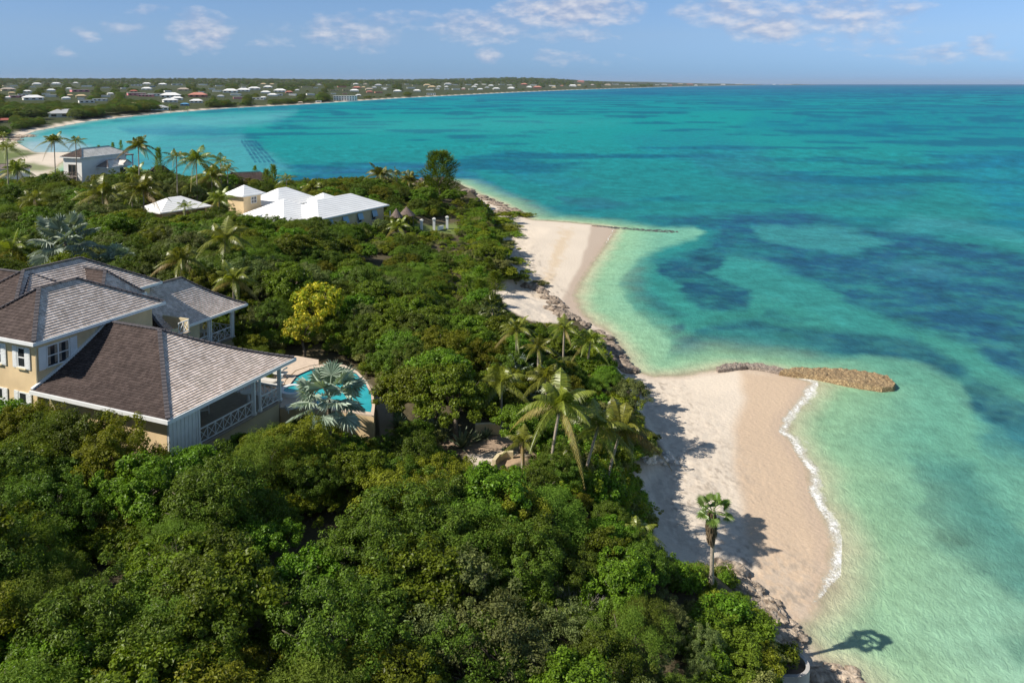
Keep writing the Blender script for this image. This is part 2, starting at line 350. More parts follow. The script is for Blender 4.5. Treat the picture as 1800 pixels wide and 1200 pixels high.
# ---- ground colour
nA = fbm(GX/1.1, GY/1.1, 4, 21); nB = fbm(GX/6, GY/6, 4, 31); nC = fbm(GX/.35, GY/.35, 3, 41); nF = fbm(GX/60, GY/60, 5, 51)
sandc = np.array([.68, .59, .485]); G = np.ones((NR, NC, 3))*sandc
G *= (.93+.14*nB)[..., None]
peach = sdist(PXg, PYg, [(1295,645),(1310,700),(1290,750),(1285,820),(1302,880),(1308,940),(1330,1000),(1300,1005),(1385,1100),(1450,1130),(1480,960),(1440,800),(1390,740),(1440,660)])
G = mixc(G, [.545, .40, .275], ss(-12, 14, peach+(nB-.5)*14)*.8*ss(.5, 1.5, Dd+1.5))
wet2 = sdist(PXg, PYg, [(1040,393),(1032,430),(1018,470),(990,520),(975,560),(1030,580),(1100,400)])
G = mixc(G, [.44, .35, .28], ss(-4, 4, wet2+(nB-.5)*10)*.8)
scuff = sdist(PXg, PYg, [(985,400),(1010,400),(985,470),(955,520),(930,540),(960,470)])
G = mixc(G, [.60, .45, .28], ss(-4, 10, scuff+(nA-.5)*30)*.55)
G = mixc(G, [.47, .37, .29], (1-ss(.1, 1.1, Dd+(nB-.5)*.8))*.45)                  # damp rim at the water
wrack = ss(.58, .66, nC)*ss(.44, .6, nA)*(1-ss(2.0, 8.0, -Dv))*ss(.2, 2, -Dv)*(np.hypot(GX, GY) < 150)
G = mixc(G, [.13, .10, .07], wrack*.75)
G = mixc(G, [.52, .44, .36], ss(.45, .6, nC)*(1-ss(3.0, 9.0, -Dv))*.5*(np.hypot(GX, GY) < 200))
litter = np.stack([.075+.06*nA, .062+.05*nA, .036+.03*nA], -1)
veg = ss(.2, 1.6, Dv+(nB-.5)*2)
G = G*(1-veg[..., None])+litter*veg[..., None]
# far shore vegetation under the trees
r_ = np.hypot(GX, GY)
vf = ss(5, 10, Dd+(nF-.5)*6)*(r_ > 210)*(Dv < 0)
bayland = (r_ < 540)&(r_ > 210)&(GX < -130)
vf = np.where(bayland, ss(11, 18, Dd+(nF-.5)*14), vf)
gc = np.stack([.035+.032*nF, .047+.032*nF, .018+.012*nF], -1); G = G*(1-vf[..., None])+gc*vf[..., None]
grass = ss(.0, 6, sdist(PXg, PYg, [(14,283),(60,283),(118,296),(70,304),(10,304),(-80,304),(-80,250),(14,250),(70,268)])+(nB-.5)*6)*(Dv < 0)*(r_ > 150)
G = mixc(G, [.16, .20, .07], grass*.85)
# open clearing with the sandy path, bare sand behind the spit
for poly, c in (([(826,797),(868,792),(905,786),(930,796),(905,815),(868,822),(836,822),(812,806)], [.60,.52,.43]), ([(760,775),(880,765),(960,785),(960,800),(880,792),(800,800),(765,795)], [.34,.25,.18]),
                ([(870,812),(915,795),(925,808),(890,822)], [.42,.30,.2]), ([(940,835),(975,850),(965,860),(935,848)], [.6,.5,.4]),
                ([(868,512),(935,505),(975,545),(985,570),(935,565),(895,545)], sandc), ([(1150,925),(1205,955),(1244,975),(1240,1002),(1190,990),(1150,955)], sandc)):
    k = ss(-2, 3, sdist(PXg, PYg, poly)+(nC-.5)*5); G = mixc(G, c, k*(Dv > -1))
# garden ring path beside the pool
kp = sdist(PXg, PYg, [(648,672),(672,690),(690,722),(694,765),(668,768),(664,725),(655,697)]); G = mixc(G, [.34,.28,.22], ss(-1, 2, kp))
kp = sdist(PXg, PYg, [(672,682),(700,704),(712,745),(700,760),(690,720),(668,690)]); G = mixc(G, [.07,.12,.03], ss(-1, 2, kp))
kp = sdist(PXg, PYg, [(690,388),(760,396),(800,392),(845,405),(800,414),(740,408),(690,398)]); G = mixc(G, [.16,.2,.06], ss(-3, 4, kp))
kp = sdist(PXg, PYg, [(490,395),(560,392),(600,390),(560,400),(500,402)]); G = mixc(G, [.2,.3,.08], ss(-3, 4, kp))
m, n, l, b = newmat('ground_cover'); b.inputs['Roughness'].default_value = .95; b.inputs['Specular IOR Level'].default_value = .15
at = N(n, 'ShaderNodeAttribute', attribute_name='col'); t = N(n, 'ShaderNodeTexCoord'); z = N(n, 'ShaderNodeTexNoise'); z.inputs['Scale'].default_value = 7; z.inputs['Detail'].default_value = 6
l.new(t.outputs['Object'], z.inputs['Vector']); mx = N(n, 'ShaderNodeMix', data_type='RGBA', blend_type='MULTIPLY'); mx.inputs[0].default_value = 1
r = N(n, 'ShaderNodeMapRange'); r.inputs[1].default_value = .25; r.inputs[2].default_value = .75; r.inputs[3].default_value = .9; r.inputs[4].default_value = 1.08; l.new(z.outputs[0], r.inputs[0])
l.new(at.outputs[0], mx.inputs[6]); cbn = N(n, 'ShaderNodeCombineXYZ'); [l.new(r.outputs[0], cbn.inputs[i]) for i in range(3)]; l.new(cbn.outputs[0], mx.inputs[7]); l.new(mx.outputs[2], b.inputs['Base Color'])
z2 = N(n, 'ShaderNodeTexNoise'); z2.inputs['Scale'].default_value = 2.6; z2.inputs['Detail'].default_value = 5; l.new(t.outputs['Object'], z2.inputs['Vector'])
bp = N(n, 'ShaderNodeBump'); bp.inputs['Strength'].default_value = .55; bp.inputs['Distance'].default_value = .12
l.new(z2.outputs[0], bp.inputs['Height']); l.new(bp.outputs[0], b.inputs['Normal'])
MT['ground'] = m
# footprints near the bushes: real relief
bumpz = (nA-.5)*.22*ss(-12, -1, Dv)*(Dd > 1)*(r_ < 180)
gz = Hh+bumpz
gm = vmesh('ground', gz, quads, {'col': G}, [MT['ground']])
ground = link('ground', gm); tag(ground, kind='structure')

# ---- sea: seabed and depth colours laid out on the plan
def c8(*c): return np.array([.78*x for x in s2l(c)])
Wc = np.zeros((NR, NC, 3))
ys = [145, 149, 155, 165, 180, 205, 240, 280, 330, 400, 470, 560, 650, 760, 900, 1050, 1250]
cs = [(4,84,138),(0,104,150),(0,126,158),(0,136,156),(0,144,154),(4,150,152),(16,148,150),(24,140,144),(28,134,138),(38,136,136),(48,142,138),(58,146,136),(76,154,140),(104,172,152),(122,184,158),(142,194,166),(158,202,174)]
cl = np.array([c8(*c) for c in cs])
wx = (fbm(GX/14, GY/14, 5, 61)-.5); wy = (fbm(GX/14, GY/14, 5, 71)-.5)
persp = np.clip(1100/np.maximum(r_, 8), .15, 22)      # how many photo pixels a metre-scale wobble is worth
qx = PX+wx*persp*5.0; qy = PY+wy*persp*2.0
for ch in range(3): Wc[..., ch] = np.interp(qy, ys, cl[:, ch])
hx_ = fbm(GX/2.6, GY/2.6, 4, 161)-.5; hy_ = fbm(GX/2.6, GY/2.6, 4, 171)-.5; brk = .6*fbm(GX/7, GY/4, 5, 181)+.4*fbm(GX/1.6, GY/1.3, 4, 191)
def wreg(poly, c, soft, k=1.0, wob=1.0):
    global Wc
    f = ss(-soft*1.2, soft*1.2, sdist(PX+(wx*9+hx_*3.2)*persp*wob, PY+(wy*5+hy_*1.6)*persp*wob, poly))
    if sum(c) < 330 and soft > 3.5: f = f*np.clip(.45+1.9*(brk-.33), .3, 1)          # weed beds are broken by sand
    Wc = mixc(Wc, c8(*c), f*k)
streak = fbm(GX/55, GY/22, 5, 81); fine = fbm(GX/5, GY/3, 4, 91); clump = fbm(GX/2.2, GY/1.8, 4, 95)
# long soft bands of grass in the bay and offshore
f = ss(.52, .66, streak)*ss(150, 260, r_)*(1-ss(3500, 9000, r_)); Wc = mixc(Wc, c8(6,96,128), f*.8)
st2 = fbm(GX/190, GY/80, 4, 83); f = ss(.54, .68, st2)*ss(600, 1500, r_); Wc = mixc(Wc, c8(4,98,142), f*.65)
st3 = fbm(GX/700, GY/420, 4, 87); f = ss(.5, .66, st3)*ss(1500, 3500, r_); Wc = mixc(Wc, c8(6,92,146), f*.75)
wreg([(1330,205),(1500,196),(1900,182),(1900,238),(1600,248),(1450,240),(1300,226)], (0,112,146), 12, .6)
wreg([(1640,270),(1900,240),(1900,420),(1780,400),(1700,330)], (20,128,160), 26, .55)
# the inner bay: paler, slightly violet shallows
wreg([(40,262),(60,238),(170,217),(300,205),(520,196),(480,215),(300,235),(180,285),(60,285)], (96,180,188), 9, .75)
wreg([(170,280),(200,240),(420,236),(520,300),(420,320),(200,310)], (86,172,182), 9, .6)
wreg([(40,290),(48,248),(110,238),(160,262),(180,300)], (158,186,200), 8, .8)
wreg([(210,225),(300,221),(430,228),(380,237),(230,236)], (48,125,160), 5, .6)
wreg([(470,210),(560,206),(560,214),(480,220)], (30,120,150), 4, .5)
wreg([(520,215),(900,205),(1100,215),(900,230),(640,232)], (60,170,170), 12, .35)
# turquoise open patches and dark weed
wreg([(500,300),(640,288),(800,292),(860,318),(900,345),(830,330),(700,312),(560,318)], (40,105,150), 6, .7)
wreg([(850,338),(905,346),(945,358),(975,378),(945,382),(900,366)], (42,82,120), 4, .9)
wreg([(985,352),(1060,352),(1120,358),(1060,364),(1000,362)], (40,105,130), 3, .6)
wreg([(1190,270),(1330,262),(1380,300),(1500,330),(1640,325),(1600,350),(1400,350),(1260,310)], (40,115,140), 9, .5)
wreg([(1080,240),(1250,225),(1350,262),(1250,290),(1130,270)], (24,120,148), 10, .4)
wreg([(900,300),(1000,305),(1060,325),(990,335),(900,318)], (30,120,150), 6, .4)
wreg([(1120,384),(1250,374),(1420,374),(1520,392),(1640,412),(1800,452),(1950,480),(1950,700),(1800,660),(1690,610),(1600,585),(1500,540),(1440,490),(1340,470),(1270,460),(1230,440),(1260,415),(1180,398)], (30,84,120), 10, .92)
wreg([(1330,402),(1420,392),(1500,402),(1560,425),(1500,442),(1400,440),(1340,425)], (62,150,152), 7, .8)
wreg([(1540,400),(1700,408),(1800,440),(1800,415),(1700,385),(1600,380)], (70,160,165), 9, .5)
wreg([(1560,470),(1640,465),(1700,490),(1640,500)], (60,135,150), 7, .5)
wreg([(1230,470),(1290,455),(1400,480),(1500,540),(1600,600),(1500,590),(1380,550),(1290,520)], (58,148,145), 9, .6)
wreg([(1168,455),(1230,440),(1275,452),(1262,480),(1290,500),(1330,520),(1300,548),(1240,545),(1205,520),(1180,490)], (26,78,108), 7, .95)
wreg([(1112,478),(1130,462),(1148,470),(1140,500),(1165,530),(1200,548),(1170,552),(1130,530),(1112,505)], (52,120,125), 5, .85)
wreg([(1200,605),(1270,575),(1340,560),(1440,580),(1600,600),(1700,650),(1800,700),(1900,760),(1900,860),(1790,800),(1700,740),(1640,665),(1560,642),(1400,632),(1290,628),(1230,630)], (32,90,112), 9, .9)
wreg([(1170,575),(1190,568),(1205,580),(1180,590)], (36,90,115), 4, .8)
wreg([(1180,605),(1230,598),(1270,615),(1210,632),(1180,622)], (48,105,120), 6, .8)
wreg([(1300,590),(1380,575),(1420,600),(1350,612)], (62,145,140), 7, .5)
# pale water over bare sand
wreg([(1076,402),(1180,402),(1225,403),(1240,411),(1222,424),(1175,434),(1135,448),(1112,470),(1098,500),(1110,545),(1150,575),(1180,600),(1170,640),(1090,640),(1000,560),(1000,480)], (134,198,168), 5, .82, .5)
wreg([(1440,640),(1520,632),(1600,636),(1680,668),(1702,710),(1690,760),(1720,820),(1640,830),(1560,980),(1480,880),(1400,760)], (116,180,152), 8, .7, .6)
wreg([(1090,640),(1200,640),(1290,636),(1380,645),(1500,648),(1400,660),(1200,668)], (130,192,164), 7, .8)
wreg([(1600,800),(1680,800),(1730,860),(1800,930),(1900,960),(1900,1060),(1780,1040),(1700,985),(1640,950),(1606,880)], (78,140,130), 14, .75)
wreg([(1640,925),(1700,925),(1700,955),(1660,955)], (62,118,110), 7, .8)
wreg([(1750,1110),(1800,1100),(1900,1130),(1900,1180),(1780,1150)], (70,125,110), 9, .8)
wreg([(1700,740),(1800,730),(1900,760),(1900,820),(1780,810),(1700,780)], (58,132,140), 12, .6)
# weed is ragged: break it with clumps
lum = Wc.mean(-1); darkness = ss(.26, .12, lum)*(r_ < 420)*(r_ > 20)
Wc *= (1+darkness*(.5*(fine-.5)+.5*(clump-.5)))[..., None]
weed2 = ss(.60, .72, clump)*ss(.5, .62, fine)*(r_ < 180)*ss(6, 16, -Dd); Wc = mixc(Wc, c8(60,110,100), weed2*.28)
# shelving colour close to the shore
near = r_ < 400
dd = -Dd
Wc = mixc(Wc, c8(168,206,160), (1-ss(1.5, 13, dd+(fine-.5)*2))*near*.75)
Wc = mixc(Wc, c8(214,206,172), (1-ss(.0, 4.2, dd+(fine-.5)*1.6))*near*.95)
Wc = mixc(Wc, c8(190,205,200), (1-ss(0, 1, dd/np.maximum(r_*.02, 1)))*(~near)*.5)
# the rows laid on the bay floor
for k in range(5):
    p0 = (425+k*6.0, 248); p1 = (449+k*8.0, 284)
    f = 1-ss(1.3, 2.6, pline(PX, PY, [p0, p1])); f = f*(.55+.45*ss(-.1, .3, np.sin(PY*1.55))); Wc = mixc(Wc, c8(14,74,118), f*.75)
wshow = ss(-.2, 1.6, dd+(nA-.5)*.9)
wshow = np.where(near, wshow, ss(-1, 1, dd))
fw = fbm(GX/1.7, GY/1.7, 4, 222); fw2 = fbm(GX/.5, GY/.5, 3, 232)
fws = fbm(GX/5.5, GY/5.5, 2, 223); foam = np.exp(-((dd-.65-(fws-.5)*1.3-(fw-.5)*.7)/(.5+.6*fws))**2)*(.62+.4*fw2)
sea_side = (sdist(PX, PY, [(1375,1075),(1420,1075),(1480,1010),(1480,900),(1440,780),(1440,665),(1380,665),(1340,760),(1400,900),(1400,1000)]) > 0)
surf = foam*sea_side
surf = np.maximum(surf, .62*np.exp(-((dd-1.25-(fw-.5)*1.8)/.5)**2)*sea_side*ss(.42, .62, fw2))
small = np.exp(-((dd-.4-(nB-.5)*1.2)/.22)**2)*near*.3*(sdist(PX, PY, [(1060,395),(1090,395),(1080,430),(1060,430)]) > 0)*2
small = small+np.exp(-((dd-.3-(nB-.5)*1.)/.18)**2)*near*.45
surf = np.maximum(surf, small)
m, n, l, b = newmat('sea_water')
at = N(n, 'ShaderNodeAttribute', attribute_name='col'); sh = N(n, 'ShaderNodeAttribute', attribute_name='show'); fo = N(n, 'ShaderNodeAttribute', attribute_name='foam')
t = N(n, 'ShaderNodeTexCoord'); cd = N(n, 'ShaderNodeAttribute', attribute_name='shallow')
b.inputs['Roughness'].default_value = .9; b.inputs['Specular IOR Level'].default_value = 0
# sand waves and grass tufts on the bottom, with caustic light and wave shading painted in
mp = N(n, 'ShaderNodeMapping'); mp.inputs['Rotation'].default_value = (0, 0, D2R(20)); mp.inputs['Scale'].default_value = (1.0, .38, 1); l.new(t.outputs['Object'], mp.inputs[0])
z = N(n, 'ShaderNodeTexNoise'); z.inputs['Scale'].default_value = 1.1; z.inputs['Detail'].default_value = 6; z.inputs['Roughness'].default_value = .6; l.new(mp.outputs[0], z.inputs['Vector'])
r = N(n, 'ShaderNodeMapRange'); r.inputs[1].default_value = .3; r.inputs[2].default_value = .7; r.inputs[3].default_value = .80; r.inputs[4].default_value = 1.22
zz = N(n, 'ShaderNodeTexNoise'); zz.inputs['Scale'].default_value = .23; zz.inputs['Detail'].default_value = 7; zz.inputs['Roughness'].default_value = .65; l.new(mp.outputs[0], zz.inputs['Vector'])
z3 = N(n, 'ShaderNodeTexNoise'); z3.inputs['Scale'].default_value = .55; z3.inputs['Detail'].default_value = 4; z3.inputs['Roughness'].default_value = .7; l.new(t.outputs['Object'], z3.inputs['Vector'])  # light and dark of the wave chop, painted into the water colour
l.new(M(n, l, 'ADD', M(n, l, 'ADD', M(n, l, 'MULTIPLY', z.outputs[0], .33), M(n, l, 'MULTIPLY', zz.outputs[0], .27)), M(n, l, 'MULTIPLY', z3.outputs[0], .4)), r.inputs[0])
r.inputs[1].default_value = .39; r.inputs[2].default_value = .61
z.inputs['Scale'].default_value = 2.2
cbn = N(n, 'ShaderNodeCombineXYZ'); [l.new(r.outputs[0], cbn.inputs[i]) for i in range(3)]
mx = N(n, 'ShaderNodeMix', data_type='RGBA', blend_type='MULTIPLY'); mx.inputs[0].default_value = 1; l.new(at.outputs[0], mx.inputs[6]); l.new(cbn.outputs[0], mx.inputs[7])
fz = N(n, 'ShaderNodeTexNoise'); fz.inputs['Scale'].default_value = 4.5; fz.inputs['Detail'].default_value = 8; fz.inputs['Roughness'].default_value = .72; l.new(t.outputs['Object'], fz.inputs['Vector'])
fm = M(n, l, 'MULTIPLY', M(n, l, 'SUBTRACT', M(n, l, 'ADD', M(n, l, 'MULTIPLY', fo.outputs['Fac'], .95), fz.outputs[0]), 1.0), 2.8, clamp=True)
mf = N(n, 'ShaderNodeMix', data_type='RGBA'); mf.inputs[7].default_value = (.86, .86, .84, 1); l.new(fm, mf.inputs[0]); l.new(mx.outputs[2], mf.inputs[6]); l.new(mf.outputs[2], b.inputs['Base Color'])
# waves: wind chop plus a gentle swell; the relief dies out with distance so it stays smooth to the eye
w1 = N(n, 'ShaderNodeTexNoise'); w1.inputs['Scale'].default_value = 2.3; w1.inputs['Detail'].default_value = 5; w1.inputs['Roughness'].default_value = .6; w1.inputs['Distortion'].default_value = .25
mp2 = N(n, 'ShaderNodeMapping'); mp2.inputs['Rotation'].default_value = (0, 0, D2R(-28)); mp2.inputs['Scale'].default_value = (1.0, .68, 1); l.new(t.outputs['Object'], mp2.inputs[0]); l.new(mp2.outputs[0], w1.inputs['Vector'])
w2 = N(n, 'ShaderNodeTexNoise'); w2.inputs['Scale'].default_value = .16; w2.inputs['Detail'].default_value = 3
mp3 = N(n, 'ShaderNodeMapping'); mp3.inputs['Rotation'].default_value = (0, 0, D2R(-70)); mp3.inputs['Scale'].default_value = (1.0, .3, 1); l.new(t.outputs['Object'], mp3.inputs[0]); l.new(mp3.outputs[0], w2.inputs['Vector'])
vo = N(n, 'ShaderNodeTexVoronoi', feature='DISTANCE_TO_EDGE'); vo.inputs['Scale'].default_value = 2.1
vd = N(n, 'ShaderNodeVectorMath', operation='ADD'); l.new(mp.outputs[0], vd.inputs[0]); vs_ = N(n, 'ShaderNodeVectorMath', operation='SCALE'); vs_.inputs['Scale'].default_value = 1.3; l.new(w1.outputs['Color'], vs_.inputs[0]); l.new(vs_.outputs[0], vd.inputs[1]); l.new(vd.outputs[0], vo.inputs['Vector'])
hgt = M(n, l, 'ADD', M(n, l, 'MULTIPLY', w1.outputs[0], .42), M(n, l, 'MULTIPLY', w2.outputs[0], 1.2))
hgt = M(n, l, 'ADD', hgt, M(n, l, 'MULTIPLY', M(n, l, 'MINIMUM', vo.outputs['Distance'], .25), M(n, l, 'MULTIPLY', cd.outputs['Fac'], -.7)))
bp = N(n, 'ShaderNodeBump'); bp.inputs['Strength'].default_value = .75; bp.inputs['Distance'].default_value = .26; l.new(hgt, bp.inputs['Height']); l.new(bp.outputs[0], b.inputs['Normal'])
gl = N(n, 'ShaderNodeBsdfGlossy'); gl.inputs['Roughness'].default_value = .22; l.new(bp.outputs[0], gl.inputs['Normal'])
fr = N(n, 'ShaderNodeFresnel'); fr.inputs[0].default_value = 1.33; l.new(bp.outputs[0], fr.inputs['Normal'])
wm = N(n, 'ShaderNodeMixShader'); l.new(M(n, l, 'MULTIPLY', M(n, l, 'MINIMUM', fr.outputs[0], .085), M(n, l, 'SUBTRACT', 1.0, fm)), wm.inputs[0]); l.new(b.outputs[0], wm.inputs[1]); l.new(gl.outputs[0], wm.inputs[2])
tr = N(n, 'ShaderNodeBsdfTransparent'); ms = N(n, 'ShaderNodeMixShader'); l.new(M(n, l, 'MAXIMUM', sh.outputs['Fac'], fm), ms.inputs[0]); l.new(tr.outputs[0], ms.inputs[1]); l.new(wm.outputs[0], ms.inputs[2]); l.new(ms.outputs[0], n['Material Output'].inputs[0])
MT['sea'] = m
shallow = (1-ss(60, 190, r_))
keep = (dd.ravel()[quads] > -1.0).any(1) & (Hh.ravel()[quads] < 1.0).any(1)
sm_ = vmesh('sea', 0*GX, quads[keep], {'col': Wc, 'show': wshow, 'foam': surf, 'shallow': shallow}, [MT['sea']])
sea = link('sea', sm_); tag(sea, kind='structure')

# ------------------------------------------------------------ building tools
def slope(mb, E0, E1, R1, R0, m=0, curve=0.0, course=.21, th=.05, v0=0.0):
    """one roof slope laid in stepped courses from the eave E0-E1 up to R0-R1"""
    E0, E1, R1, R0 = map(Vector, (E0, E1, R1, R0))
    L = max(((R0+R1)/2-(E0+E1)/2).length, .3); nc = max(2, int(L/course)); zr = max(R0.z, R1.z); ze = E0.z
    ud = (E1-E0).normalized()
    def pt(A, B, s):
        p = A.lerp(B, s); p.z = ze+(zr-ze)*((1-curve)*s+curve*s*s); return p
    nrm = Vector((0, 0, 1)); prev = None
    for i in range(nc):
        s0, s1 = i/nc, (i+1)/nc
        a, b_, c, d = pt(E0, R0, s0), pt(E1, R1, s0), pt(E1, R1, s1), pt(E0, R0, s1)
        lo = nrm*(th+.02); hi = nrm*.02
        A = a+lo; B = b_+lo; C = c+hi; D = d+hi
        uv = [((p-E0).dot(ud), v0+q) for p, q in ((A, s0*L+.01), (B, s0*L+.01), (C, s1*L-.01), (D, s1*L-.01))]
        vi = i*.19+.095; uv = [(uv[0][0], vi-.06), (uv[1][0], vi-.06), (uv[2][0], vi+.06), (uv[3][0], vi+.06)]
        mb.face([A, B, C, D] if (C-D).length > .02 else [A, B, C], m, uv[:4] if (C-D).length > .02 else uv[:3])
        q = prev or (a-nrm*.05, b_-nrm*.05); mb.face([q[0], q[1], B, A], m, [(uv[0][0], vi), (uv[1][0], vi), (uv[1][0], vi), (uv[0][0], vi)])
        prev = (D, C)
def hipline(A, B, curve, n=9):
    A = Vector(A); B = Vector(B); out = []
    for i in range(n):
        s = i/(n-1); p = A.lerp(B, s); p.z = A.z+(B.z-A.z)*((1-curve)*s+curve*s*s)+.1; out.append(p)
    return out
def hip_roof(root, base, fr, a0, a1, b0, b1, ze, zr, mats, axis='b', curve=0., gable0=False, gable1=False, cap=True, course=.21, gut=True, capw=.22, th=.05, capmat=None, gutmat=None, r0=None, r1=None):
    """mats: slope materials for the -a, +a, -b, +b faces"""
    mb = MB(base); P = fr.P
    if axis == 'b':
        am = (a0+a1)/2; h = abs(a1-a0)/2; rb0 = (b0+h) if r0 is None else r0; rb1 = (b1-h) if r1 is None else r1
        if rb0 > rb1: rb0 = rb1 = (b0+b1)/2
        R0 = P(am, rb0, zr); R1 = P(am, rb1, zr)
    else:
        bm = (b0+b1)/2; h = abs(b1-b0)/2; ra0 = (a0+h) if r0 is None else r0; ra1 = (a1-h) if r1 is None else r1
        if ra0 > ra1: ra0 = ra1 = (a0+a1)/2
        R0 = P(ra0, bm, zr); R1 = P(ra1, bm, zr)
    c00, c10, c11, c01 = P(a0, b0, ze), P(a1, b0, ze), P(a1, b1, ze), P(a0, b1, ze)
    kw = dict(curve=curve, course=course, th=th)
    if axis == 'b':
        slope(mb, c01, c00, R0, R1, 0, **kw); slope(mb, c10, c11, R1, R0, 1, **kw)
        slope(mb, c00, c10, R0, R0, 2, **kw); slope(mb, c11, c01, R1, R1, 3, **kw)
        hips = [(c00, R0), (c10, R0), (c11, R1), (c01, R1)]
    else:
        slope(mb, c01, c00, R0, R0, 0, **kw); slope(mb, c10, c11, R1, R1, 1, **kw)
        slope(mb, c00, c10, R1, R0, 2, **kw); slope(mb, c11, c01, R0, R1, 3, **kw)
        hips = [(c00, R0), (c10, R1), (c11, R1), (c01, R0)]
    mb.face([c00-Vector((0, 0, .05)), c01-Vector((0, 0, .05)), c11-Vector((0, 0, .05)), c10-Vector((0, 0, .05))], 4)
    o = mb.build('roof', list(mats)+[MT['white']], root)
    if cap:
        cb = MB(base)
        for A, B in hips:
            L = hipline(A, B, curve); 
            for p, q in zip(L[:-1], L[1:]):
                k = max(1, int((q-p).length/.3))
                for j in range(k): u = p.lerp(q, j/k); v = p.lerp(q, (j+1)/k); cb.bar(u+Vector((0, 0, .035)), v, capw, .06)
        if (R1-R0).length > .3: cb.bar(R0+Vector((0, 0, .1)), R1+Vector((0, 0, .1)), capw, .07)
        cb.build('ridge_cap', capmat or MT['cap'], o)
    if gut:
        g = MB(base); z0, z1 = ze-.17, ze+.03
        g.box(fr, a0-.1, a1+.1, b0-.12, b0-.002, z0, z1); g.box(fr, a0-.1, a1+.1, b1+.002, b1+.12, z0, z1)
        g.box(fr, a0-.12, a0-.002, b0, b1, z0, z1); g.box(fr, a1+.002, a1+.12, b0, b1, z0, z1)
        g.build('gutter', gutmat or MT['white'], o)
    return o
def window(root, base, O, hd, nr, w, h, leaves=1, bars=True, shutters=None, shut_w=.5, sill=True, mframe='white', mshut='white', curtain=False):
    """O: bottom centre on the wall face; hd along the wall; nr outwards"""
    O = Vector(O); hd = Vector(hd).normalized(); nr = Vector(nr).normalized(); U = Vector((0, 0, 1))
    def bx(mb, x0, x1, z0, z1, d0, d1, m=0):
        c = lambda x, d, z: O+hd*x+nr*d+U*z
        mb.hexa([c(x0, d0, z0), c(x1, d0, z0), c(x1, d1, z0), c(x0, d1, z0), c(x0, d0, z1), c(x1, d0, z1), c(x1, d1, z1), c(x0, d1, z1)], m)
    f = MB(base); t = .075
    bx(f, -w/2, w/2, 0, t, -.02, .06); bx(f, -w/2, w/2, h-t, h, -.02, .06)
    for k in range(leaves+1): x = -w/2+k*(w-t)/leaves; bx(f, x, x+t, t, h-t, -.02, .055)
    if bars:
        for k in range(leaves): x = -w/2+k*(w-t)/leaves+t; bx(f, x, x+(w-t)/leaves-t, h*.5-.03, h*.5+.03, -.02, .05)
    fo = f.build('window', MT[mframe], root)
    p = MB(base); bx(p, -w/2+t, w/2-t, t, h-t, -.02, .012); p.build('pane', MT['pane'], fo)
    if curtain:
        c = MB(base)
        for k in range(leaves):
            x = -w/2+k*(w-t)/leaves+t; ww = (w-t)/leaves-t
            bx(c, x+.02, x+ww*.3, h*.12, h-t-.03, .012, .02); bx(c, x+ww*.72, x+ww-.02, h*.12, h-t-.03, .012, .02)
        c.build('curtain', MT['curtain'], fo)
    if sill: s = MB(base); bx(s, -w/2-.08, w/2+.08, -.08, -.003, 0, .14); s.build('sill', MT['stucco2'], fo)
    for sd in (shutters or ()):
        s = MB(base); x0 = w/2+.03 if sd > 0 else -w/2-.03-shut_w
        bx(s, x0, x0+shut_w, -.03, h+.03, .02, .07)
        for k in range(int(h/.09)): bx(s, x0+.06, x0+shut_w-.06, .04+k*.09, .085+k*.09, .07, .082)
        s.build('shutter', MT[mshut], root)
    return fo
def xrail(root, base, p, q, h=.95, m='white', bays=None, name='railing'):
    """a balustrade from p to q with crossed bars"""
    p = Vector(p); q = Vector(q); L = (q-p).length; d = (q-p)/L; mb = MB(base); U = Vector((0, 0, 1))
    mb.bar(p+U*h, q+U*h, .09, .07); mb.bar(p+U*.12, q+U*.12, .06, .06)
    n = bays or max(1, round(L/.62)); 
    for i in range(n+1): x = p+d*L*i/n; mb.bar(x+U*.14, x+U*(h-.04), .045, .045)
    for i in range(n):
        a = p+d*L*i/n; b_ = p+d*L*(i+1)/n; mb.bar(a+U*.16, b_+U*(h-.06), .03, .03); mb.bar(b_+U*.16, a+U*(h-.06), .028, .028)
    return mb.build(name, MT[m], root)
def post(root, base, p, z0, z1, w=.2, m='white'):
    mb = MB(base); x, y = p[0], p[1]; mb.bar((x, y, z0), (x, y, z1), w, w); mb.bar((x, y, z0), (x, y, z0+.14), w+.1, w+.1); mb.bar((x, y, z1-.1), (x, y, z1-.002), w+.1, w+.1)
    return mb.build('post', MT[m], root)
PS, BS, MS, WR = MT['pale_shake'], MT['brown_shake'], MT['mid_shake'], MT['whiteroof']

# ------------------------------------------------------------ the tan house with shake roofs
F = Frame((-29, 47.3), -67, 23); P = F.P; HB = (-28, 54, 9.0); HBv = Vector(HB)
house = thing('tan_house', HB, 'large tan stucco house with weathered brown and grey shake hip roofs and white verandas', 'house')
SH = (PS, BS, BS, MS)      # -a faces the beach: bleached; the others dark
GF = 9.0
w = MB(HB)
w.box(F, .45, 5.1, .45, 9.3, GF-3, 16.28); w.box(F, 4.9, 9.0, 5.0, 13.2, GF-3, 16.42, 0); w.box(F, 5.102, 14.2, 2.2, 8.6, GF-3, 16.33); w.box(F, 3.7, 5.2, 9.3, 10.9, GF-3, 16.3, 1)
w.box(F, 2.3, 8.4, 12.95, 15.6, GF-3, 13.15, 1)
w.build('wall', [MT['stucco'], MT['stucco2']], house)
bd = MB(HB)                                   # a rain pipe at the house corner
bd.bar(P(.43, .43, GF), P(.43, .43, 16.1), .07, .07); bd.build('downpipe', MT['stucco2'], house)
hip_roof(house, HB, F, 0, 6.8, 0, 9.95, 16.3, 18.62, SH, 'b', .03, capw=.26, r0=2.95, r1=5.7)
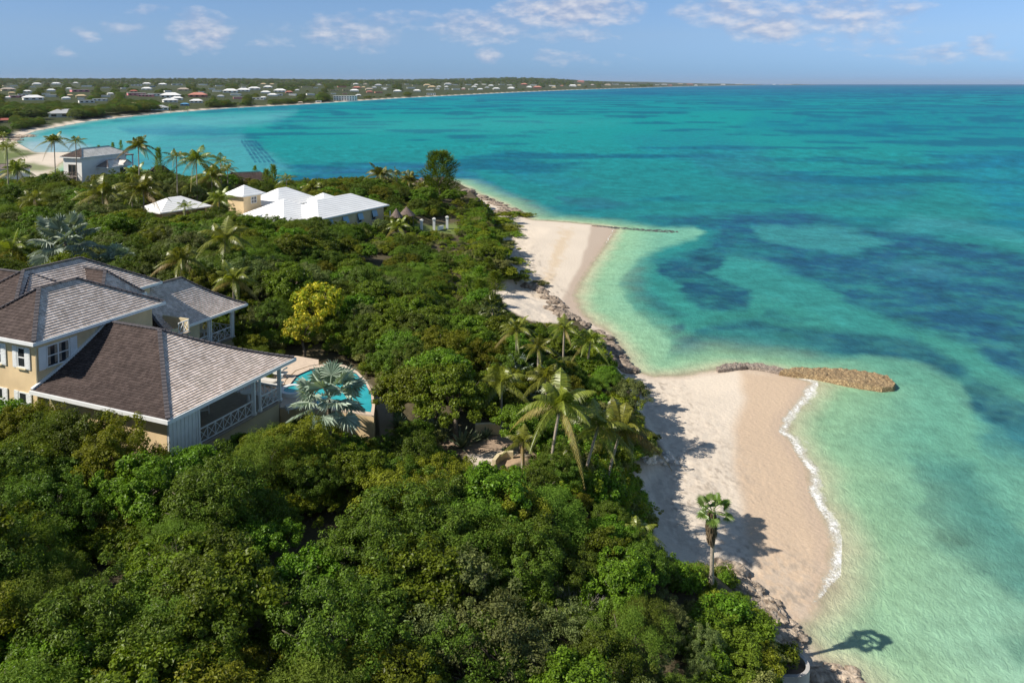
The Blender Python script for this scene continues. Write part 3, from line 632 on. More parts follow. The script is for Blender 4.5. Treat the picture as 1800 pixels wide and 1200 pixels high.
hip_roof(house, HB, F, 4.4, 11.4, 1.6, 13.8, 16.45, 18.87, SH, 'b', .03, r1=9.6)
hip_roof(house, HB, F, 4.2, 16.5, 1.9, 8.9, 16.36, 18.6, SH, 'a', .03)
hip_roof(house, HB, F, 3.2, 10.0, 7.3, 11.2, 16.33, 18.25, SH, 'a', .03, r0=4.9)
# the veranda wing: bell-cast roof leaning on the tall wall
WA, WB = -10.7, 10.95; ZE, ZR = 13.3, 16.05
mb = MB(HB); c0 = P(.44, 0, ZE); c1 = P(WA, 0, ZE); c2 = P(WA, WB, ZE); c3 = P(.44, WB, ZE); R0 = P(.44, WB/2, ZR); R1 = P(-4.35, WB/2, ZR); CV = .32
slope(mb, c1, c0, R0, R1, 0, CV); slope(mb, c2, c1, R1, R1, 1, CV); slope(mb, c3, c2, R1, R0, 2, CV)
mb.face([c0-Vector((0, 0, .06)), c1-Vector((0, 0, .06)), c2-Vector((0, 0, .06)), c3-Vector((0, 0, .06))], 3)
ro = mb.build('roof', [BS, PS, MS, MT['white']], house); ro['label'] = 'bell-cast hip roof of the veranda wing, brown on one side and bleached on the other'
cb = MB(HB)
for A, B in ((c1, R1), (c2, R1)):
    L = hipline(A, B, CV, 26)
    for p, q in zip(L[:-1], L[1:]): cb.bar(p+Vector((0, 0, .035)), q, .26, .06)
L = [R0.lerp(R1, i/14)+Vector((0, 0, .08)) for i in range(15)]
for p, q in zip(L[:-1], L[1:]): cb.bar(p+Vector((0, 0, .03)), q, .26, .06)
cb.build('ridge_cap', MT['mid_shake'] if False else MT['cap'], ro)
fl = MB(HB); L = hipline(P(.34, 0, ZE), P(.34, WB/2, ZR), CV, 14)
for p, q in zip(L[:-1], L[1:]): fl.bar(p, q, .2, .14)
L = hipline(P(.34, WB, ZE), P(.34, WB/2, ZR), CV, 14)
for p, q in zip(L[:-1], L[1:]): fl.bar(p, q, .2, .14)
fl.build('flashing', MT['white'], ro)
g = MB(HB); g.box(F, WA-.1, .44, -.12, -.002, ZE-.19, ZE+.03); g.box(F, WA-.12, WA-.002, 0, WB, ZE-.19, ZE+.03); g.box(F, WA-.1, .44, WB+.002, WB+.12, ZE-.19, ZE+.03); g.build('gutter', MT['white'], ro)
FZ = 10.5
fb = MB(HB); fb.box(F, WA+.75, .44, .75, WB-.75, 5.5, FZ-.12, 0); fb.build('plinth', MT['stucco2'], house)
ff = MB(HB); ff.box(F, WA+.6, .44, .6, WB-.6, FZ-.12, FZ); ff.build('veranda_floor', MT['floor'], house)
iw = MB(HB); iw.box(F, -3.4, .44, .8, WB-.8, FZ, ZE-.08); iw.build('wall', MT['stucco2'], house)
dr = MB(HB); dr.box(F, -3.46, -3.405, 3.2, 6.4, FZ, FZ+2.1); dr.build('door', MT['pane'], house)
pa = MB(HB)                                   # white board panels at the near corner
pa.box(F, WA+.62, WA+.72, .6, 2.8, 9.5, ZE-.2); 
for k in range(8): b0 = .62+k*.29; pa.box(F, WA+.585, WA+.618, b0, b0+.05, 9.5, ZE-.2)
sw = MB(HB); sw.box(F, WA+.73, -3.4, .58, .68, 9.5, ZE-.2); sw.build('wall', MT['stucco'], house)
pa.build('board_panel', MT['white'], house)
for b_ in (2.9, 7.7, WB-.72): post(house, HB, P(WA+.72, b_, 0), FZ, ZE-.17, .22)
for b_ in (8.3,): post(house, HB, P(WA+.72, b_, 0), FZ, ZE-.17, .14)
for a_ in (-6.2, -3.6): post(house, HB, P(a_, WB-.72, 0), FZ, ZE-.17, .2)
xrail(house, HB, P(WA+.72, 3.0, FZ), P(WA+.72, 7.6, FZ)); xrail(house, HB, P(WA+.72, 8.4, FZ), P(WA+.72, WB-.82, FZ))
xrail(house, HB, P(WA+.82, WB-.72, FZ), P(-6.3, WB-.72, FZ)); xrail(house, HB, P(-6.1, WB-.72, FZ), P(-3.7, WB-.72, FZ))
ab = MB(HB); ab.box(F, WA+.735, WA+.749, 4.0, 5.3, 6.5, 8.9); ab.build('doorway', MT['pane'], house)
# the far veranda wing
hip_roof(house, HB, F, 1.7, 8.8, 11.6, 20.3, ZE, 16.0, (PS, BS, BS, MS), 'b', .30, r0=12.2)
fb = MB(HB); fb.box(F, 2.45, 8.0, 15.6, 19.6, 6, FZ-.01, 0); fb.build('plinth', MT['stucco2'], house)
ff = MB(HB); ff.box(F, 2.35, 8.1, 15.5, 19.7, FZ+.002, FZ+.1); ff.build('veranda_floor', MT['floor'], house)
for b_ in (12.6, 14.1, 14.35, 16.7, 16.95, 19.3, 19.5): post(house, HB, P(2.45, b_, 0), FZ if b_ > 15.5 else 9, ZE-.17, .16)
xrail(house, HB, P(2.45, 17.05, FZ+.1), P(2.45, 19.2, FZ+.1)); xrail(house, HB, P(2.45, 14.5, FZ+.1), P(2.45, 16.6, FZ+.1)); xrail(house, HB, P(2.6, 19.5, FZ+.1), P(6.5, 19.5, FZ+.1))
dk = MB(HB); dk.box(F, 5.2, 8.0, 13.0, 18.8, FZ+.12, ZE-.1); dk.build('wall', MT['stucco2'], house)
# balcony between the wings
bl = MB(HB); bl.box(F, .2, 4.2, 9.35, 12.6, 13.2, 13.35); bl.build('balcony_floor', MT['floor'], house)
bw = MB(HB); bw.box(F, .2, .34, 9.32, 11.4, 9.5, 13.95); bw.box(F, .34, 2.9, 12.5, 12.65, 9.5, 14.3)
bw.build('parapet', MT['stucco2'], house); xrail(house, HB, P(.27, 11.5, 13.35), P(.27, 12.5, 13.35), .9)
# windows: right wall pair, left wall columns
nr = -F.a; window(house, HB, P(.45, 1.9, 14.35), F.b, nr, 1.6, 1.4, 2, True, (-1, 1), .5, curtain=True)
nl = -F.b
for a_ in (1.75, 3.95): window(house, HB, P(a_, .45, 14.4), F.a, nl, .72, 1.3, 1, True, (-1, 1), .4)
for a_ in (1.75, 3.95): window(house, HB, P(a_, .45, 11.35), F.a, nl, .72, 1.5, 1, True, (-1, 1), .4)
# furniture on the veranda: things of their own
def sofa(o, ax, w_, label):
    fr = Frame(o, ax); z = FZ; r = thing('outdoor_sofa', (o[0], o[1], z), label, 'sofa'); b = (o[0], o[1], z)
    m = MB(b)
    for x in (0, w_-.07):
        for y in (0, .7): m.box(fr, x, x+.07, y, y+.07, z, z+.62)
        m.box(fr, x, x+.07, .07, .7, z+.55, z+.62)
    m.box(fr, .07, w_-.07, 0, .77, z+.24, z+.31); m.box(fr, .07, w_-.07, .7, .77, z+.31, z+.85); m.build('frame', MT['white'], r)
    m = MB(b); m.box(fr, .08, w_-.08, .02, .68, z+.312, z+.46); m.build('seat_cushion', MT['cushion'], r)
    n_ = max(1, round(w_/.8))
    for k in range(n_):
        m = MB(b); x = .1+k*(w_-.2)/n_; p = fr.P
        m.hexa([p(x, .5, z+.462), p(x+(w_-.2)/n_-.03, .5, z+.462), p(x+(w_-.2)/n_-.03, .66, z+.462), p(x, .66, z+.462), p(x, .58, z+.95), p(x+(w_-.2)/n_-.03, .58, z+.95), p(x+(w_-.2)/n_-.03, .69, z+.95), p(x, .69, z+.95)]); m.build('back_cushion', MT['cushion'], r)
sofa(P(-7.6, 2.1, 0)[:2], 22.5+180, 1.0, 'white framed outdoor armchair with pale cushions facing the veranda railing') if False else None
sofa(P(-7.1, 1.35, 0)[:2], -67.5, 2.3, 'white outdoor sofa with pale cushions behind the veranda boards') if False else None
fS = Frame(P(-6.3, 4.2, 0)[:2], 202.5); sofa(P(-7.2, 5.2, 0)[:2], 203, 2.4, 'long white outdoor sofa with pale cushions on the near veranda')
sofa(P(-7.2, 6.7, 0)[:2], 240, .85, 'dark cushioned armchair beside the sofa on the near veranda')
def table(o, z, r0, label):
    r = thing('terrace_table', (o[0], o[1], z), label, 'table'); m = MB((o[0], o[1], z))
    m.extrude([(o[0]+r0*math.cos(k*math.pi/8), o[1]+r0*math.sin(k*math.pi/8)) for k in range(16)], z+.7, z+.74); m.build('tabletop', MT['white'], r)
    m = MB((o[0], o[1], z)); m.tube([(o[0], o[1], z+.02), (o[0], o[1], z+.7)], [.16, .05], 8); m.build('leg', MT['white'], r)
table(P(-8.2, 9.2, 0)[:2], FZ, .5, 'round white table at the far end of the near veranda')
table(P(4.2, 18.0, 0)[:2], FZ+.1, .5, 'round white table on the far veranda')

# ------------------------------------------------------------ pool terrace
def Z2(pts, z): return [tuple(up(x, y, z)[:2]) for x, y in pts]
pool_out = Z2([(492,716),(494,690),(503,668),(520,652),(545,643),(575,639),(605,641),(628,652),(645,670),(656,692),(659,712),(657,730),(645,728),(600,722),(545,718)], POOLZ)
pool_in = Z2([(509,676),(522,659),(547,648),(576,643.5),(604,645.5),(625.5,655.5),(641.5,672),(652,692),(654,712),(652,724),(600,717),(556,712),(556,696),(540,678)], POOLZ)
pb = (*pool_out[0], 6.0); ptn = thing('swimming_pool', pb, 'curved turquoise swimming pool with pale stone rim below the veranda corner', 'pool')
m_ = MB(pb); n_ = len(pool_out)
for i in range(n_):
    j = (i+1) % n_; a, b_ = pool_out[i], pool_out[j]; m_.face([(a[0], a[1], 5.5), (b_[0], b_[1], 5.5), (b_[0], b_[1], POOLZ-.12), (a[0], a[1], POOLZ-.12)][::-1])
m_.build('retaining_wall', MT['stucco'], ptn)
# terrace slab with the basin cut out, as a strip between the two outlines
import mathutils.geometry as mg
def ring_fill(mb, outer, inner, z, m=0):
    tri = mg.tessellate_polygon([[Vector((*p, 0)) for p in outer], [Vector((*p, 0)) for p in inner]])
    allp = [Vector((*p, z)) for p in outer+inner]
    for t_ in tri:
        q = [allp[i] for i in t_]
        if (q[1]-q[0]).cross(q[2]-q[0]).z < 0: q.reverse()
        mb.face(q, m)
m_ = MB(pb); ring_fill(m_, pool_out, pool_in, POOLZ)
for a, b_ in zip(pool_out, pool_out[1:]+pool_out[:1]): m_.face([(*a, POOLZ-.12), (*b_, POOLZ-.12), (*b_, POOLZ), (*a, POOLZ)][::-1])
m_.build('coping', MT['deck'], ptn)
m_ = MB(pb)
for a, b_ in zip(pool_in, pool_in[1:]+pool_in[:1]): m_.face([(*a, POOLZ-.5), (*b_, POOLZ-.5), (*b_, POOLZ-.002), (*a, POOLZ-.002)]); m_.face([(*a, POOLZ-.5), (*b_, POOLZ-.5), (*b_, POOLZ-.002), (*a, POOLZ-.002)][::-1])
m_.build('tile_band', MT['pooledge'], ptn)
m_ = MB(pb); m_.face([(*p, POOLZ-.10) for p in pool_in]); m_.build('water', MT['pool'], ptn)
tc_ = up(516, 690, POOLZ)
m_ = MB(pb); R_ = 1.0
oc = [(tc_.x+R_*math.cos(k*math.pi/12), tc_.y+R_*math.sin(k*math.pi/12)) for k in range(24)]; ic = [(tc_.x+.72*math.cos(k*math.pi/12), tc_.y+.72*math.sin(k*math.pi/12)) for k in range(24)]
ring_fill(m_, oc, ic, POOLZ+.3)
for a, b_ in zip(oc, oc[1:]+oc[:1]): m_.face([(*a, POOLZ+.002), (*b_, POOLZ+.002), (*b_, POOLZ+.3), (*a, POOLZ+.3)])
for a, b_ in zip(ic, ic[1:]+ic[:1]): m_.face([(*b_, POOLZ+.002), (*a, POOLZ+.002), (*a, POOLZ+.3), (*b_, POOLZ+.3)])
hot = m_.build('hot_tub', MT['white'], ptn)
m_ = MB(pb); m_.face([(*p, POOLZ+.2) for p in ic]); m_.build('water', MT['pool'], hot)
# the stone terrace on the house side of the pool and the raised edge wall
tb = Z2([(400,700),(470,640),(520,625),(560,632),(560,640),(545,642),(519,651),(502,667),(493,690),(491,716),(470,730),(430,740)], POOLZ)
m_ = MB((*tb[0], 6)); m_.extrude(tb, 6, POOLZ+.0, 0, 1); ter = m_.build('terrace', [MT['stucco2'], MT['deck']]); tag(ter, 'pale stone terrace between the veranda corner and the pool', 'terrace')
pts = Z2([(598,762),(625,752),(650,742),(664,722),(668,702)], 7.4); outer_ = [(p[0]+.35*(.7), p[1]-.35*(.6)) for p in pts]
m_ = MB((*pts[0], 6)); m_.extrude(pts+outer_[::-1], 5.0, 7.6); cw = m_.build('planter_wall', MT['stucco2']); tag(cw, 'low curved cream wall around the foot of the pool', 'wall')
def lounger(px_, py_, ax, label, z=POOLZ):
    o = up(px_, py_, z); fr = Frame((o.x, o.y), ax); r = thing('sun_lounger', (o.x, o.y, z), label, 'sun lounger', 'sun loungers on the pool terrace'); b = (o.x, o.y, z); p = fr.P
    m = MB(b); m.box(fr, 0, 1.9, 0, .65, z+.26, z+.33); m.build('frame', MT['white'], r)
    for x in (.1, 1.75):
        for y in (.04, .56): m = MB(b); m.box(fr, x, x+.05, y, y+.05, z, z+.258); m.build('leg', MT['white'], r)
    m = MB(b); m.box(fr, .02, 1.3, .03, .62, z+.332, z+.43); m.hexa([p(1.302, .03, z+.332), p(1.9, .03, z+.62), p(1.9, .62, z+.62), p(1.302, .62, z+.332), p(1.27, .03, z+.43), p(1.86, .03, z+.72), p(1.86, .62, z+.72), p(1.27, .62, z+.43)]); m.build('mattress', MT['cushion'], r)
lounger(470, 655, 110, 'white sun lounger beyond the veranda corner, the farther one'); lounger(462, 672, 110, 'white sun lounger beyond the veranda corner, the nearer one')
lounger(500, 722, 60, 'white sun lounger below the hot tub beside the veranda')

# ------------------------------------------------------------ villa with white roofs
def hroof(px_, py_, z): return up(px_, py_, z)
VG = 7.6
o = up(560, 386, 11.3); FV = Frame((o.x, o.y), 29.4, -60.6); PV = FV.P; VB = (o.x, o.y, VG)
villa = thing('white_roofed_villa', VB, 'sprawling cream villa with several bright white hip roofs and pale blue shutters', 'house')
WR4 = (WR,)*4; kwv = dict(course=.5, th=.03, cap=False)
lenR = (up(683, 360, 11.3)-o).length
w = MB(VB); w.box(FV, .5, lenR-.6, .6, 8.4, VG-1, 11.25); w.build('wall', [MT['stucco2']], villa)
hip_roof(villa, VB, FV, 0, lenR, 0, 9.0, 11.3, 13.5, WR4, 'a', .05, **kwv)
for k, a_ in enumerate((3.0, 6.6, 10.2, 13.8)):
    if a_ > lenR-1.2: continue
    window(villa, VB, PV(a_, .6, 9.2), FV.a, -FV.b, 1.0, 1.5, 1, True, None, sill=False, mframe='blueshutter')
    s = MB(VB); p = lambda x, d, z_: PV(a_-.62+x, .6-d, z_)          # top-hung shutter propped open
    s.hexa([p(0, .45, 9.75), p(1.24, .45, 9.75), p(1.24, .5, 9.78), p(0, .5, 9.78), p(0, .06, 10.78), p(1.24, .06, 10.78), p(1.24, .11, 10.8), p(0, .11, 10.8)]); s.build('shutter', MT['blueshutter'], villa)
# the front wing with the broad pyramid roof
ap = up(497, 350, 13.7); FL = Frame((ap.x, ap.y), 29.4, -60.6)
w = MB(VB); w.box(FL, -4.4, 4.6, -4.6, 4.4, VG-1, 11.15); w.build('wall', [MT['stucco2']], villa)
hip_roof(villa, VB, FL, -5.2, 5.4, -5.4, 5.2, 11.18, 13.7, WR4, 'a', .05, **kwv)
ap2 = up(489, 331, 14.3); F2 = Frame((ap2.x, ap2.y), 29.4, -60.6)
w = MB(VB); w.box(F2, -3.6, 5.4, -3.6, 3.6, VG-1, 11.9); w.build('wall', [MT['stucco2']], villa)
hip_roof(villa, VB, F2, -4.3, 6.1, -4.3, 4.3, 11.95, 14.3, WR4, 'a', .05, **kwv)
ap3 = up(568, 339, 13.3); F3 = Frame((ap3.x, ap3.y), 29.4, -60.6)
w = MB(VB); w.box(F3, -2.6, 2.6, -2.6, 2.6, VG-1, 11.6); w.build('wall', [MT['stucco2']], villa)
hip_roof(villa, VB, F3, -3.3, 3.3, -3.3, 3.3, 11.62, 13.3, WR4, 'a', .05, **kwv)
ap4 = up(429, 325, 15.6); F4 = Frame((ap4.x, ap4.y), 29.4, -60.6); q = F4.P
w = MB(VB); w.box(F4, -1.8, 1.8, -1.8, 1.8, VG-1, 14.15); w.build('wall', [MT['stucco']], villa)
hip_roof(villa, VB, F4, -2.3, 2.3, -2.3, 2.3, 14.2, 15.6, WR4, 'a', .05, **kwv)
window(villa, VB, q(.3, -1.8, 12.7), F4.a, -F4.b, 1.2, 1.1, 2, True, None, sill=False)
pg = MB(VB)                                    # posts and rail at the villa's far end
for k in range(4): pg.bar(PV(lenR+.4, k*1.6, VG), PV(lenR+.4, k*1.6, 10.2), .18, .18)
pg.bar(PV(lenR+.4, 0, 9.2), PV(lenR+.4, 4.8, 9.2), .1, .1); pg.build('fence', MT['white'], villa)
# annex
ap5 = up(306, 346, 13.0); F5 = Frame((ap5.x, ap5.y), 36, -54); q = F5.P; AB = (ap5.x, ap5.y, VG)
annex = thing('villa_garage', AB, 'small cream outbuilding with a bright white hip roof and dark open bays', 'outbuilding')
w = MB(AB); w.box(F5, -4.0, -1.4, -3.0, 3.0, VG-1, 11.15); w.box(F5, -1.398, 4.2, -.3, 3.0, VG-1, 11.15); w.box(F5, 3.8, 4.2, -3.0, -.302, VG-1, 11.15); w.box(F5, 1.1, 1.4, -3.0, -2.6, VG-1, 11.15); w.build('wall', MT['stucco2'], annex)
hip_roof(annex, AB, F5, -4.6, 4.8, -3.6, 3.6, 11.2, 13.0, WR4, 'a', .05, **kwv)
# garden posts beyond the villa
for k, (x, y, hh) in enumerate([(741, 404, 1.5), (763, 405, 1.9), (786, 403, 2.0)]):
    g_ = hit(x, y); m_ = MB(tuple(g_)); m_.bar(g_+Vector((0, 0, -.3)), g_+Vector((0, 0, hh)), .42, .42); m_.bar(g_+Vector((0, 0, hh+.002)), g_+Vector((0, 0, hh+.16)), .6, .6); m_.bar(g_+Vector((0, 0, hh+.162)), g_+Vector((0, 0, hh+.3)), .3, .3)
    oo = m_.build('garden_pillar', MT['whitewall']); tag(oo, ['lone white garden pillar, leftmost of three on the lawn', 'white garden pillar, middle of three on the lawn', 'white garden pillar at the seaward end of the lawn'][k], 'pillar', 'white garden pillars')
g0 = hit(765, 405); g1 = hit(784, 403); m_ = MB(tuple(g0)); m_.bar(g0+Vector((.5, 0, .35)), g1+Vector((-.5, 0, .35)), .2, .7); oo = m_.build('garden_wall', MT['whitewall']); tag(oo, 'low white wall joining two garden pillars on the lawn', 'wall')

# ------------------------------------------------------------ the white two-storey house by the bay
e0 = up(143, 277, 17.0); FC = Frame((e0.x, e0.y), -74, 16); pC = FC.P; CB = (e0.x, e0.y, 10.0)
wh = thing('white_house', CB, 'white two-storey house with grey shake roof and balconies overlooking the bay', 'house')
wB = 12.0
w = MB(CB); w.box(FC, 0, 4.6, 0, wB, 8.5, 16.95); w.box(FC, -2.6, -.002, 4.2, 9.6, 8.5, 14.6); w.build('wall', MT['whitewall'], wh)
MT['pale_grey_shake'] = shinglemat('pale_grey_shake', (.66, .63, .58), (.80, .77, .72), (.4, .37, .34))
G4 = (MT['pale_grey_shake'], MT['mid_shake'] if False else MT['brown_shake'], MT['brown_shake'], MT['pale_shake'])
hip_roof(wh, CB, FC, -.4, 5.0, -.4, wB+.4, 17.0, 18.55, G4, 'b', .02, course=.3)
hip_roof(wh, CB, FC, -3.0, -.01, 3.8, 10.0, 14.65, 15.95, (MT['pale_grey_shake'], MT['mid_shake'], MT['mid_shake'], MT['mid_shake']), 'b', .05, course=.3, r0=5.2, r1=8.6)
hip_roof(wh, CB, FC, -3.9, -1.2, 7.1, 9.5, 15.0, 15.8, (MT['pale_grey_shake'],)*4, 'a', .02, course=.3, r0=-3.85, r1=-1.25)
window(wh, CB, pC(2.4, 0, 13.2), FC.a, -FC.b, 1.9, 2.3, 2, False, None, sill=False, mframe='wood'); window(wh, CB, pC(2.2, 0, 10.2), FC.a, -FC.b, 1.2, 1.4, 2, False, None, sill=False, mframe='wood')
window(wh, CB, pC(-2.6, 8.3, 12.0), FC.b, -FC.a, 1.6, 2.2, 2, False, None, sill=False, mframe='wood'); window(wh, CB, pC(-1.6, 4.2, 11.0), FC.a, -FC.b, .8, 1.9, 1, False, None, sill=False, mframe='wood')
bl = MB(CB); bl.box(FC, 1.2, 3.7, -1.1, -.005, 12.85, 13.05); bl.build('balcony_floor', MT['wood'], wh)
for p_, q_ in ((pC(1.25, -1.05, 13.05), pC(3.65, -1.05, 13.05)), (pC(1.25, -1.0, 13.05), pC(1.25, -.1, 13.05)), (pC(3.65, -1.0, 13.05), pC(3.65, -.1, 13.05))): xrail(wh, CB, p_, q_, .95, 'wood')
bl = MB(CB); bl.box(FC, -3.7, -2.605, 7.2, 9.5, 11.7, 11.88); bl.build('balcony_floor', MT['wood'], wh); xrail(wh, CB, pC(-3.65, 7.25, 11.9), pC(-3.65, 9.45, 11.9), .95, 'wood')
for b_ in (wB+.3, wB+2.4): post(wh, CB, pC(.2, b_, 0), 11, 16.3, .22); post(wh, CB, pC(3, b_, 0), 11, 16.3, .22)
bl = MB(CB); bl.box(FC, 0, 3.3, wB+.45, wB+2.6, 16.302, 16.5); bl.build('pergola', MT['wood'], wh); bl = MB(CB); bl.box(FC, 0, 3.3, wB+.02, wB+2.6, 13.0, 13.2); bl.build('balcony_floor', MT['wood'], wh)
bl = MB(CB); bl.box(FC, 4.602, 6.2, .6, 3.2, 12.7, 12.9); bl.build('balcony_floor', MT['wood'], wh); xrail(wh, CB, pC(6.1, .65, 12.9), pC(6.1, 3.15, 12.9), .95, 'wood'); post(wh, CB, pC(6.1, .7, 0), 9, 12.7, .18, 'wood')

def small_roof(px_, py_, z, wa, wb, ze, az0, mats, name, label, cat, wall='stucco2', axis='a', h=None, zg=None, course=.35):
    a = up(px_, py_, z); fr = Frame((a.x, a.y), az0, az0-90); zg = hs(a.x, a.y) if zg is None else zg; b = (a.x, a.y, zg)
    r = thing(name, b, label, cat); w = MB(b)
    w.box(fr, -wa+.5, wa-.5, -wb+.5, wb-.5, zg-1, ze-.03); w.build('wall', MT[wall], r)
    hip_roof(r, b, fr, -wa, wa, -wb, wb, ze, z, mats, axis, .05, course=course, cap=True, gut=False); return r
BR4 = (BS, BS, BS, MS)
small_roof(280, 292, 13.5, 3.4, 2.6, 11.2, 60, BR4, 'cottage', 'small brown shake roof among trees right of the white house', 'cottage')
small_roof(432, 303, 13.2, 5.5, 2.8, 11.6, 70, BR4, 'cottage', 'long low brown shake roof hidden in palms above the villa', 'cottage')
small_roof(12, 288, 9.2, 6, 3.4, 8.0, 60, (MT['mid_shake'],)*4, 'bungalow', 'low grey-roofed bungalow at the left edge below the bay beach', 'bungalow', 'whitewall')
# thatched shelters
def hut(px_, py_, dz, R_, label, Ht=2.9):
    g_ = hit(px_, py_, dz); r = thing('thatched_hut', tuple(g_), label, 'hut'); b = tuple(g_); c = g_
    m = MB(b); n_ = 16
    for k in range(n_):
        t0, t1 = 2*math.pi*k/n_, 2*math.pi*(k+1)/n_; A = c+Vector((R_*math.cos(t0), R_*math.sin(t0), 2.0)); B = c+Vector((R_*math.cos(t1), R_*math.sin(t1), 2.0)); m.face([A, B, c+Vector((0, 0, Ht+.6))]); m.face([B, A, c+Vector((0, 0, 2.1))])
    m.build('roof', MT['thatch'], r)
    for k in range(4): m = MB(b); t0 = k*math.pi/2+.4; m.tube([c+Vector((.75*R_*math.cos(t0), .75*R_*math.sin(t0), -.3)), c+Vector((.75*R_*math.cos(t0), .75*R_*math.sin(t0), 2.3))], .09, 6); m.build('post', MT['wood'], r)
hut(741, 312, 3.5, 2.2, 'thatched hut beside the tall dark casuarina on the point'); hut(715, 384, 1.5, 1.5, 'thatched shelter in the garden below the villa')
hut(697, 390, 1.2, 1.1, 'smaller thatched shelter next to the villa wall')

# ------------------------------------------------------------ settlement on the far shore
SC = {'w': ('whitewall', (.80,.80,.79)), 'g': ('whitewall', (.46,.47,.48)), 't': ('stucco2', (.66,.50,.30)), 'r': ('stucco2', (.42,.13,.10)), 'p': ('pinkwall', (.70,.66,.62)), 'b': ('bluewall', (.10,.28,.48)), 's': ('salmonwall', (.50,.22,.17)), 'k': ('stucco2', (.45,.38,.32))}
MT['pinkwall'] = mat('pink_render', (.72, .27, .30), .9, .08); MT['bluewall'] = mat('blue_render', (.08, .26, .5), .9, .08); MT['salmonwall'] = mat('salmon_render', (.58, .26, .2), .9, .08)
for k_, (wn_, rc) in SC.items(): MT['roof_'+k_] = mat('roof_'+k_, rc, .8, .1, .1)
RN = {'w': 'white', 'g': 'grey', 't': 'tan', 'r': 'dark red', 'p': 'pale', 'b': 'blue', 's': 'salmon red', 'k': 'brown'}
def far_house(px_, py_, wpx, kind, label, flat=False, stor=1, windows=0, asp=.6, group=None, rot=None, tower=False):
    g_ = hit(px_, py_); dist = math.hypot(g_.x, g_.y); w_ = wpx/FPX*dist*.97; d_ = min(w_*asp, 26); hgt = min((3.2*stor)*max(1, min(2.0, w_/22)), w_*.21)
    az0 = math.degrees(math.atan2(g_.x, g_.y))+90+(rot if rot is not None else random.uniform(-14, 14)); fr = Frame((g_.x, g_.y), az0, az0-90); b = tuple(g_)
    r = thing('far_house', b, label, 'house', group); m = MB(b); z = g_.z; m.box(fr, -w_/2, w_/2, -d_/2, d_/2, z-3, z+hgt)
    if tower: m.box(fr, -w_*.12, w_*.16, -d_*.2, d_*.25, z+hgt, z+hgt*1.8)
    m.build('wall', MT[SC[kind][0]], r)
    e = .05*w_; m = MB(b); rm = MT['roof_'+kind]; q = fr.P
    if flat:
        m.box(fr, -w_/2-e*.4, w_/2+e*.4, -d_/2-e*.4, d_/2+e*.4, z+hgt+.003, z+hgt+.35); m.build('roof', rm, r)
    else:
        rise = d_*.24; zz = z+hgt+.01; c = [q(-w_/2-e, -d_/2-e, zz), q(w_/2+e, -d_/2-e, zz), q(w_/2+e, d_/2+e, zz), q(-w_/2-e, d_/2+e, zz)]; k = max(w_/2-d_*.45, w_*.08)
        A = q(-k, 0, zz+rise); B = q(k, 0, zz+rise); m.face([c[0], c[1], B, A]); m.face([c[1], c[2], B]); m.face([c[2], c[3], A, B]); m.face([c[3], c[0], A]); m.face(c[::-1])
        m.build('roof', rm, r)
    for k in range(windows):
        for s in range(stor):
            x = -w_/2+w_*(k+.5)/windows; ww = w_/windows*.24; z0 = z+s*hgt/stor+.25*hgt/stor
            m = MB(b); m.box(fr, x-ww, x+ww, -d_/2-.08, -d_/2+.02, z0, z0+.5*hgt/stor); m.build('window', MT['pane'], r)
    return r
